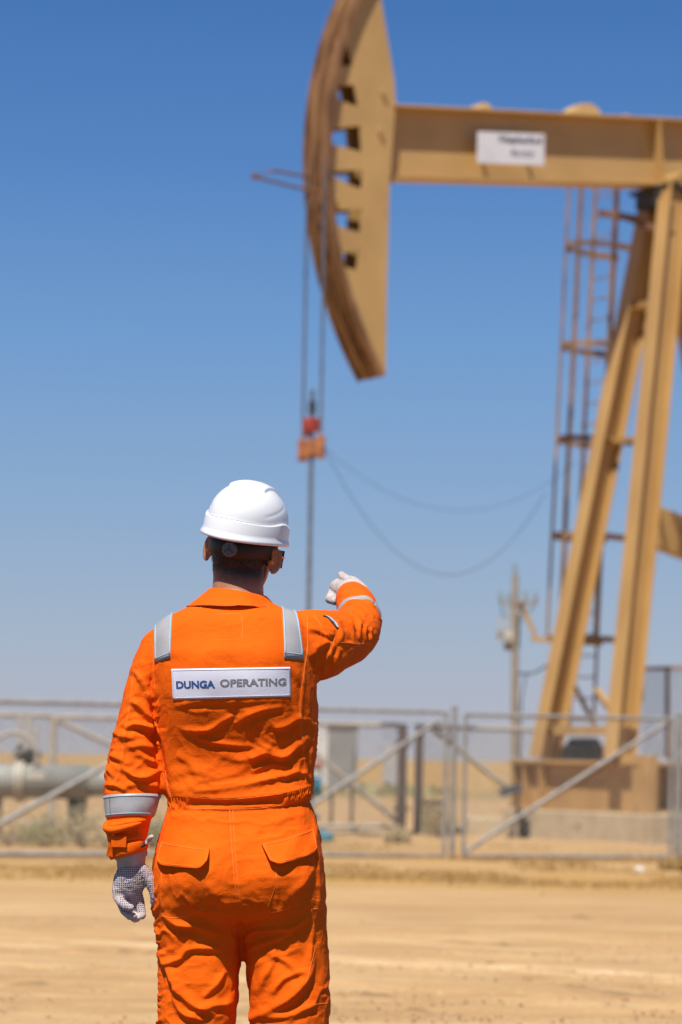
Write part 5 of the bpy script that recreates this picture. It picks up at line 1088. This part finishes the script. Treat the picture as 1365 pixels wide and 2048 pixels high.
a_, b_ = P(290, 1688, D0 - .07), P(305, 1671, D0 - .08)
for i in range(n): 
    t = i / (n - 1); c = a_.lerp(b_, t); w = .002 + .0035 * math.sin(t * 3.0); V += [c + Vector((-w * .5, .002 * math.sin(t * 9), w)), c + Vector((w, -.003 * math.cos(t * 7), -w * .6))]
m.add(V, [(2 * i, 2 * i + 1, 2 * i + 3, 2 * i + 2) for i in range(n - 1)]); o = m.build('loose_lining', M['glove'], coverall, True); s_ = o.modifiers.new('s', 'SOLIDIFY'); s_.thickness = .002
# rolled fold of cloth below the sleeve band
m = MB(); pts = [P(x, y, D0 + d) for x, y, d in ((222, 1644, -.07), (214, 1650, -.082), (211, 1656, -.088), (216, 1661, -.096), (232, 1660, -.104), (250, 1655, -.106), (268, 1650, -.103), (285, 1645, -.09))]
m.tube(pts, [.004, .0085, .0095, .0095, .009, .008, .006, .002], 12); o = m.build('rolled_sleeve_fold', M['cloth'], coverall, True); sb = o.modifiers.new('s', 'SUBSURF'); sb.render_levels = 2; sb.levels = 2
# collar: a stand with a turned-down fall
Gc = []; n = 72
cen = P(478, 1195, D0 + .012)
def cring(pyl, pyr, l, r, bk, fr, dy=.01):
    a = P(l, pyl, D0 + dy); b = P(r, pyr, D0 + dy); c = (a + b) / 2; h = (b - a) / 2; out = []
    for k in range(n + 1):
        th = -math.pi / 2 + 2 * math.pi * (.035 + .93 * k / n) + math.pi; x, y = math.cos(th), math.sin(th); out.append(c + h * x + Vector((0, (bk if y < 0 else fr) * y, 0)))
    return out
rings = [cring(1196, 1208, 425, 528, .058, .068), cring(1182, 1198, 421, 531, .062, .072), cring(1177, 1193, 421, 531, .066, .074), cring(1181, 1195, 417, 534, .074, .08), cring(1196, 1204, 400, 543, .088, .094), cring(1208, 1214, 384, 553, .100, .106), cring(1216, 1221, 374, 562, .108, .112)]
m = MB(); V = [p for rg in rings for p in rg]; k_ = n + 1
for i, p in enumerate(V):
    w = vnoise(np.array([[p.x * 22, p.y * 22, p.z * 22]]))[0] * .0022; V[i] = p + Vector((w, -w, w * .5))
m.add(V, [(i * k_ + k, i * k_ + k + 1, (i + 1) * k_ + k + 1, (i + 1) * k_ + k) for i in range(len(rings) - 1) for k in range(n)]); o = m.build('collar', M['cloth'], coverall, True)
s_ = o.modifiers.new('s', 'SOLIDIFY'); s_.thickness = .0022; s_ = o.modifiers.new('ss', 'SUBSURF'); s_.render_levels = 2; s_.levels = 1
m = MB(); m.tube([p + Vector((0, -.0022, .004)) for p in rings[-1][int(n * .2):int(n * .8)]], .0009, 5); m.build('stitching', M['thread'], coverall, True)
# ---- head and body in one skin
HC = P(484, 1113, D0 + .035); HR = Matrix.Rotation(R(11.5), 3, 'Y') @ Matrix.Rotation(R(-16), 3, 'Z') @ Matrix.Rotation(R(6), 3, 'X')
def hl(x, y, z): return HC + HR @ Vector((x, y, z))         # head frame: x to his right, y towards the face, z up
def ell(mb_, c, r, rot=None, n=20):
    bm = bmesh.new(); bmesh.ops.create_uvsphere(bm, u_segments=n * 2, v_segments=n, radius=1); V = []
    for v in bm.verts:
        q = Vector((v.co.x * r[0], v.co.y * r[1], v.co.z * r[2])); q = (rot @ q) if rot else q; V.append(HC + HR @ (Vector(c) + q))
    mb_.add(V, [[v.index for v in f.verts] for f in bm.faces]); bm.free()
q = MB(); ell(q, (0, .0, .045), (.074, .097, .088)); ell(q, (0, -.018, .01), (.066, .070, .070)); ell(q, (0, .035, -.025), (.058, .062, .075)); ell(q, (0, .062, -.065), (.030, .032, .028)); ell(q, (0, .02, -.055), (.052, .055, .038))
ell(q, (0, .099, -.006), (.0105, .014, .024)); ell(q, (0, .106, -.020), (.0125, .0135, .0105)); ell(q, (.011, .099, -.023), (.007, .008, .007)); ell(q, (-.011, .099, -.023), (.007, .008, .007))
ell(q, (0, .090, -.047), (.022, .011, .0065)); ell(q, (0, .091, -.054), (.019, .011, .006)); ell(q, (0, .084, .028), (.045, .014, .010)); ell(q, (.036, .074, -.012), (.02, .02, .018)); ell(q, (-.036, .074, -.012), (.02, .02, .018))
earR = lambda s: Matrix.Rotation(R(28 * s), 3, 'Z') @ Matrix.Rotation(R(-8), 3, 'X')
for s in (-1, 1):
    ring_c = Vector((s * .083, -.006, .004)); pts = []
    E_ = Matrix.Rotation(R(-s * 58), 3, 'Z')
    for k in range(15):
        a = R(-70 + 285 * k / 14); pts.append(ring_c + E_ @ Vector((0, -.0 + .017 * -math.sin(a + R(0)) * -1 * -1, 0)) + Vector((0, 0, .0)))
    # helix rim, concha and lobe
    V_ = []
    for k in range(17):
        a = R(200 - 300 * k / 16); V_.append(hl(*(ring_c + E_ @ Vector((0, -.0155 * math.cos(a) * -1, 0)) + Vector((0, 0, .028 * math.sin(a))))))
    q.tube(V_, [.0035] + [.0048] * 15 + [.0045], 10)
    ell(q, ring_c + Vector((-s * .004, .0, 0)), (.004, .0135, .024), E_); ell(q, ring_c + E_ @ Vector((0, .003, -.023)), (.0055, .008, .009), E_)
# neck, shoulders and the rest of the body, worn inside the coverall
nk0 = hl(0, -.012, -.02); nk1 = P(476, 1192, D0 + .012); nk2 = P(472, 1250, D0 + .0)
q.tube([nk0, nk0.lerp(nk1, .45), nk1, nk2], [.061, .059, .0615, .085], 32)
def cap_(pts, rads): q.tube([P(x, y, D0 + d) for x, y, d in pts], rads, 20)
cap_([(470, 1240, 0), (468, 1320, -.01), (470, 1450, 0), (478, 1600, .01), (480, 1700, -.01), (480, 1800, 0)], [.085, .10, .095, .09, .10, .085])
cap_([(330, 1285, 0), (470, 1270, 0), (590, 1285, 0)], [.05, .06, .05])
cap_([(320, 1290, 0), (300, 1400, -.01), (268, 1540, -.025), (260, 1640, -.04), (257, 1712, -.047)], [.042, .04, .036, .032, .027])
cap_([(595, 1290, .0), (662, 1284, .10), (714, 1264, .215)], [.045, .042, .037]); cap_([(714, 1264, .215), (716, 1220, .35), (704, 1192, .49)], [.037, .034, .027])
for x0, x1, x2 in ((420, 398, 392), (550, 575, 578)): cap_([(x0, 1790, 0), (x1, 2000, 0), (x1, 2160, 0), (x2, 2300, .01), (x2, 2500, .01)], [.085, .07, .055, .05, .038])
body, bv = remesh([q], .0032, 5, .5)
IR = np.array(HR.inverted()); lc = (bv - np.array(HC[:])) @ IR.T
# carve the eye sockets
for s in (-1, 1):
    d2 = ((lc[:, 0] - s * .031) / .016) ** 2 + ((lc[:, 2] - .010) / .011) ** 2; k = np.exp(-d2) * (lc[:, 1] > .05); bv -= (np.array(HR.col[1][:])[None] * (k * .010)[:, None])
nvb = normals(body)
ears = np.abs(lc[:, 0]) > .072
hairline = np.clip((lc[:, 2] + .073 + .022 * np.clip((np.abs(lc[:, 0]) - .03) / .03, 0, 1) * 0) / .05, 0, 1) * (lc[:, 1] < .03) * (~ears) * 1.0
hairline *= np.clip((.045 - lc[:, 1]) / .02, 0, 1)
bv = bv + nvb * (hairline > .5)[:, None] * .0006
setco(body, bv)
at_ = body.attributes.new('scalp', 'FLOAT', 'POINT'); at_.data.foreach_set('value', (hairline * .95).astype(np.float32))
bodyo = linkmesh('body', body, M['skin'], person); print('body verts', len(bv))
# cropped hair strands
I = np.nonzero((hairline > .02) & (lc[:, 2] < .09))[0]; V = []; Fc = []
for k in range(17000):
    i = I[int(rng.integers(len(I)))]
    hv = hairline[i]
    if rng.random() > hv ** 1.3 * 1.0: continue
    nrm = nvb[i]; p = bv[i] + rng.normal(0, .0013, 3) - nrm * .0004; dr = nrm * .6 + np.array(HR @ Vector((0, -.2, -.9))) * .8 + rng.normal(0, .25, 3); dr /= np.linalg.norm(dr)
    l = (.0018 + .0045 * hv) * rng.uniform(.6, 1.2); sd_ = np.cross(dr, nrm); sd_ /= np.linalg.norm(sd_) + 1e-6; w = .00022; n = len(V)
    V += [p - sd_ * w, p + sd_ * w, p + dr * l]; Fc.append((n, n + 1, n + 2))
link('hair', V, Fc, M['hair'], bodyo)
for s in (-1, 1):
    m = MB(); ell(m, (s * .031, .079, .010), (.0115, .0115, .0115), n=10); m.build('eye', M['eye'], bodyo, True)
    m = MB(); ell(m, (s * .031, .0868, .010), (.0052, .0042, .0052), n=8); m.build('iris', M['black'], bodyo, True)
    m = MB(); m.tube([hl(s * (.016 + .012 * k), .097 - .004 * k * k * .6, .029 + .002 * math.sin(k)) for k in range(4)], [.0025, .0035, .003, .0015], 6); m.build('eyebrow', M['hair'], bodyo, True)
# ear plugs
for s in (-1, 1):
    m = MB(); a_ = hl(s * .079, -.012, .004) ; m.tube([hl(s * .073, .004, .002), hl(s * .081, -.010, .002), hl(s * .083, -.017, .001)], [.005, .0055, .004], 10); m.build('ear_plug', M['plug'], bodyo, True)
# ---- hard hat
hat = empty('hard_hat', hl(0, 0, .05), None, None); hat.parent = person; hat.location = hat.location - person.location
def helm():
    nu, nvv = 160, 72; V = []
    for j in range(nvv + 1):
        t = j / nvv * math.pi / 2                      # 0 at the rim, pi/2 at the crown
        for i in range(nu):
            a = 2 * math.pi * i / nu; cx, cy = math.cos(a), math.sin(a)        # cy>0 is the front
            e = .92; ct = math.cos(t) ** e; st = math.sin(t)
            rx, ry, rz = .0925, (.126 if cy > 0 else .118), .093
            x, y, z = rx * ct * cx, ry * ct * cy, rz * st
            # centre ridge along the crown, ending in a step behind
            sm = lambda q, a_, b_: min(1, max(0, (q - a_) / (b_ - a_))) ** 2 * (3 - 2 * min(1, max(0, (q - a_) / (b_ - a_))))
            ax_ = min(abs(x), .046); wdt = .005 + .06 * (1 - ax_ / .046)
            rid = (1 - sm(abs(x), .041, .047)) * sm(y, -.048 - wdt * .5, -.048 + wdt * .5) * sm(z, .02, .05)
            gr = math.exp(-((z - .045 - y * .35) / .004) ** 2) * sm(abs(x), .045, .065) * sm(y, -.09, -.06) * (1 - sm(y, .0, .03))
            k = 1 + .055 * rid - .009 * gr
            # crease at the right rear side as pressed into the shell
            x, y, z = x * k, y * k, z * k
            V.append((x, y, z))
    Fc = [(j * nu + i, j * nu + (i + 1) % nu, (j + 1) * nu + (i + 1) % nu, (j + 1) * nu + i) for j in range(nvv) for i in range(nu)]
    return V, Fc, nu, nvv
V, Fc, nu, nvv = helm(); HZ = .083       # rim height over the ear line
rimz = lambda a: 0
V2 = [hl(x, y - .004, z + HZ) for x, y, z in V]
# rim band and brim below the dome
prof = [(1.0, -.001), (1.045, -.001), (1.055, -.004), (1.062, -.022), (1.070, -.028), (1.105, -.034), (1.112, -.038), (1.100, -.042), (1.03, -.040), (.99, -.034), (.97, 0), (.95, .02)]
V3 = []
for (k, z) in prof:
    for i in range(nu):
        a = 2 * math.pi * i / nu; cx, cy = math.cos(a), math.sin(a); pk = max(0, cy) ** 3 * (k > 1.08) * .035; dropz = -.008 * max(0, -cy) ** 2 * (z < -.01) + (.006 * max(0, cy) ** 2 * (z < -.01))
        band = 1.0 if k <= 1.0 or k > 1.066 else 1 - (k - 1) * .0
        x, y = .0925 * k * cx, ((.126 if cy > 0 else .118) * k + pk) * cy
        zz = z + (.012 * math.exp(-((cy + .1) / .35) ** 2) * (abs(cx) > .3) if -.01 < z < 0 and k > 1.01 else 0)
        V3.append(hl(x, y - .004, zz + dropz + HZ))
m = MB(); m.add(V2, Fc); o = m.build('shell', M['helmet'], hat, True)
m = MB(); m.add(V3, [(j * nu + i, j * nu + (i + 1) % nu, (j + 1) * nu + (i + 1) % nu, (j + 1) * nu + i) for j in range(len(prof) - 1) for i in range(nu)]); o = m.build('brim', M['helmet'], hat, True)
o.data.polygons.foreach_set('use_smooth', [True] * len(o.data.polygons))
# suspension band and ratchet knob
m = MB(); V = []; nb = 96
for (z, k) in ((-.020, 1.0), (.03, 1.02), (.03, .97), (-.020, .95)):
    for i in range(nb):
        a = 2 * math.pi * i / nb; V.append(hl(.0775 * k * math.cos(a), .1015 * k * math.sin(a) - .002, z + HZ - .058 - .012 * max(0, -math.sin(a)) ** 3))
m.add(V, [(j * nb + i, j * nb + (i + 1) % nb, ((j + 1) % 4) * nb + (i + 1) % nb, ((j + 1) % 4) * nb + i) for j in range(4) for i in range(nb)]); m.build('headband', M['black'], hat, True)
kc = Vector((0.006, -.1035, .014)); m = MB(); m.tube([hl(kc.x, kc.y, kc.z), hl(kc.x, kc.y - .010, kc.z), hl(kc.x, kc.y - .0125, kc.z)], [.0175, .0175, .0155], 40); kn = m.build('ratchet_knob', M['knob'], hat, False, bevel=.0008)
m = MB()
for a in (100, 215, 330): m.bar(hl(kc.x, kc.y - .0128, kc.z), hl(kc.x + .012 * math.cos(R(a)), kc.y - .0128, kc.z + .012 * math.sin(R(a))), .0011, .0011, up=tuple(HR @ Vector((0, 1, 0))))
m.build('knob_spokes', M['knobdark'], kn)
# safety glasses
gl = MB()
for s in (-1, 1): gl.tube([hl(s * .080, -.020, -.002), hl(s * .0815, -.004, .016), hl(s * .082, .04, .016), hl(s * .076, .085, .014)], [.0026, .0026, .0024, .0024], 8)
go = gl.build('safety_glasses', M['plug'], person, True)
for s in (-1, 1):
    m = MB(); n = 12; V = []
    for i in range(n + 1):
        x = s * (.006 + .068 * i / n); y = .112 - .028 * (i / n) ** 2; V += [hl(x, y, .030), hl(x, y, -.012 + .008 * (1 - i / n))]
    m.add(V, [(2 * i, 2 * i + 1, 2 * i + 3, 2 * i + 2) for i in range(n)]); o = m.build('lens', M['lens'], go, True); z_ = o.modifiers.new('s', 'SOLIDIFY'); z_.thickness = .002
M['lens'].node_tree.nodes['Principled BSDF'].inputs['Transmission Weight'].default_value = .9
# ---- gloves
def chain(mb_, pts, D, n=16):
    P3 = [P(x, y, D + d) for x, y, d, r in pts]; rr = [r for *_, r in pts]; f = []; fr = []
    for i in range(len(P3) - 1):
        for k in range(5): f.append(P3[i].lerp(P3[i + 1], k / 5)); fr.append(rr[i] + (rr[i + 1] - rr[i]) * k / 5)
    f.append(P3[-1]); fr.append(rr[-1]); e = (f[-1] - f[-2]).normalized() * rr[-1]
    for k in (.5, .8, .97): f.append(P3[-1] + e * k); fr.append(rr[-1] * math.sqrt(1 - k * k))
    b = (f[0] - f[1]).normalized() * rr[0]; g = []; gr = []
    for k in (.97, .8, .5): g.append(P3[0] + b * k); gr.append(rr[0] * math.sqrt(1 - k * k))
    mb_.tube(g + f, gr + fr, n)
def finish_glove(q, name, vox, sm, uvf, mask, mat='glove', wr=.0012):
    me, v = remesh(q, vox, sm, .5); nn = normals(me); v = v + nn * (wr * fbm(v * 70, 3) + .0006 * vnoise(v * 260))[:, None]; setco(me, v)
    u = uvf(v, nn); mk = mask(v, nn); A = np.stack([u[:, 0], u[:, 1], mk], 1).astype(np.float32); at = me.attributes.new('dotuv', 'FLOAT_VECTOR', 'POINT'); at.data.foreach_set('vector', A.ravel())
    return linkmesh(name, me, M[mat], person), v
DL = D0 - .047
q = MB()
palm = [(1712, 237, 290, .024, .026, 2.1, 0), (1728, 238, 291, .022, .024, 2.1, .0), (1738, 235, 296, .020, .022, 2.2, 0), (1752, 229, 302, .020, .021, 2.3, .002), (1768, 226, 296, .019, .020, 2.4, .004), (1782, 226, 286, .017, .018, 2.4, .006), (1794, 229, 284, .014, .016, 2.3, .01)]
loft(q, prow(palm, DL)); 
q2 = MB(); chain(q2, [(286, 1742, -.004, .017), (300, 1762, -.006, .0135), (307, 1780, -.006, .0115), (310, 1794, -.004, .0105), (308, 1804, .0, .0092)], DL)
chain(q2, [(236, 1780, .0, .0125), (236, 1792, .0, .0122), (243, 1806, -.012, .0112), (255, 1814, -.022, .0100), (262, 1816, -.026, .0092)], DL)
chain(q2, [(248, 1786, .008, .012), (244, 1806, .012, .0118), (250, 1822, .004, .0108), (260, 1831, -.008, .0098), (267, 1833, -.016, .0090)], DL)
chain(q2, [(262, 1788, .012, .012), (260, 1812, .020, .0115), (264, 1828, .014, .0108), (270, 1837, .004, .0098), (275, 1836, -.006, .0088)], DL)
chain(q2, [(276, 1786, .012, .012), (280, 1806, .018, .0112), (283, 1821, .012, .0104), (285, 1831, .004, .0092)], DL)
gL, gv = finish_glove([q, q2], 'glove', .0016, 3, lambda v, n: np.stack([v[:, 0] + .35 * (v[:, 1] - DL) + .0022 * vnoise(v * 45), v[:, 2] + .0022 * vnoise(v * 45 + 9)], 1), lambda v, n: ((n[:, 1] < -.1) & (v[:, 2] < P(262, 1731, DL).z) & (v[:, 2] > P(262, 1825, DL).z) & ~((v[:, 0] < P(240, 1795, DL).x) & (v[:, 2] < P(240, 1790, DL).z))).astype(float))
m = MB(); n = 72; V = []
c0 = P(263, 1712, DL)
for (dz, kx, ky) in ((.012, .98, .98), (.010, 1.10, 1.12), (.002, 1.14, 1.16), (-.004, 1.10, 1.10), (-.006, 1.01, 1.0), (-.022, .98, .98)):
    for k in range(n):
        a = 2 * math.pi * k / n; rb = 1 + .03 * math.cos(24 * a); V.append(c0 + Vector((math.cos(a) * .0325 * kx * rb, math.sin(a) * .0265 * ky * rb, dz + .006 * math.cos(a))))
m.add(V, [(i * n + k, i * n + (k + 1) % n, (i + 1) * n + (k + 1) % n, (i + 1) * n + k) for i in range(5) for k in range(n)]); m.build('knitted_cuff', M['glove'], gL, True)
m = MB(); m.tube([P(x, y, DL - .03) for x, y in ((254, 1704), (266, 1699), (280, 1694), (291, 1688))], .0045, 8); m.build('wrist_elastic', M['black'], gL, True)
# right glove: pointing away, fingers curled except the index
q = MB(); DR = D0
chain(q, [(706, 1196, .46, .033), (703, 1186, .50, .034), (692, 1179, .545, .032), (680, 1178, .575, .028)], DR, 28)
chain(q, [(722, 1182, .48, .020), (706, 1168, .52, .020), (690, 1166, .56, .020)], DR, 20)
chain(q, [(698, 1163, .51, .014), (688, 1156, .535, .0125), (684, 1151, .56, .0105), (683, 1152, .585, .009)], DR)
chain(q, [(684, 1166, .57, .0135), (678, 1168, .61, .0118), (675, 1170, .66, .0105), (674, 1171, .69, .009)], DR)
for (x0, y0, x1, y1, dz) in ((672, 1172, 664, 1187, .0), (668, 1180, 661, 1194, -.012), (667, 1187, 659, 1198, -.024), (670, 1192, 664, 1200, -.035)):
    chain(q, [(x0 + 12, y0 + 2, .57 + dz, .0125), (x0, y0, .585 + dz, .0122), (x1, y1, .57 + dz, .0112), (x1 + 7, y1 + 3, .545 + dz, .0100), (x1 + 14, y1 - 1, .54 + dz, .009)], DR)
gR, gv2 = finish_glove([q], 'glove', .0018, 3, lambda v, n: np.stack([v[:, 0], v[:, 1]], 1), lambda v, n: (n[:, 2] < -.25).astype(float))
# ---- boots
for x_ in (392, 578):
    c = P(x_, 2500, D0 + .01); c.z = 0; m = MB()
    def rg(y, z, w, h): return (c + Vector((0, y, z)), w, h)
    st = [(-.075, .035, .03, .033), (-.06, .055, .036, .055), (-.02, .060, .040, .058), (.03, .058, .042, .055), (.08, .045, .045, .043), (.13, .038, .047, .036), (.17, .034, .040, .032), (.195, .03, .022, .024)]
    V = []; n = 20
    for (y, z, w, h) in st:
        for k in range(n): a = 2 * math.pi * k / n; V.append(c + Vector((w * math.cos(a), y, .025 + max(0, z + h * math.sin(a) - .0))))
    m.add(V, [(i * n + k, i * n + (k + 1) % n, (i + 1) * n + (k + 1) % n, (i + 1) * n + k) for i in range(len(st) - 1) for k in range(n)] + [tuple(range(n - 1, -1, -1)), tuple((len(st) - 1) * n + k for k in range(n))])
    m.tube([c + Vector((0, -.02, .08)), c + Vector((0, -.02, .2))], [.05, .052], 20); bo = m.build('boot', M['boot'], person, True)
    m = MB(); V = []; out = [(-.035, -.075), (.035, -.075), (.04, 0), (.048, .09), (.045, .16), (.02, .2), (-.02, .2), (-.045, .16), (-.048, .09), (-.04, 0)]
    V = [c + Vector((x, y, 0)) for x, y in out] + [c + Vector((x, y, .03)) for x, y in out]; k_ = len(out)
    m.add(V, [tuple(range(k_ - 1, -1, -1)), tuple(range(k_, 2 * k_))] + [(i, (i + 1) % k_, (i + 1) % k_ + k_, i + k_) for i in range(k_)]); m.build('sole', M['sole'], bo)
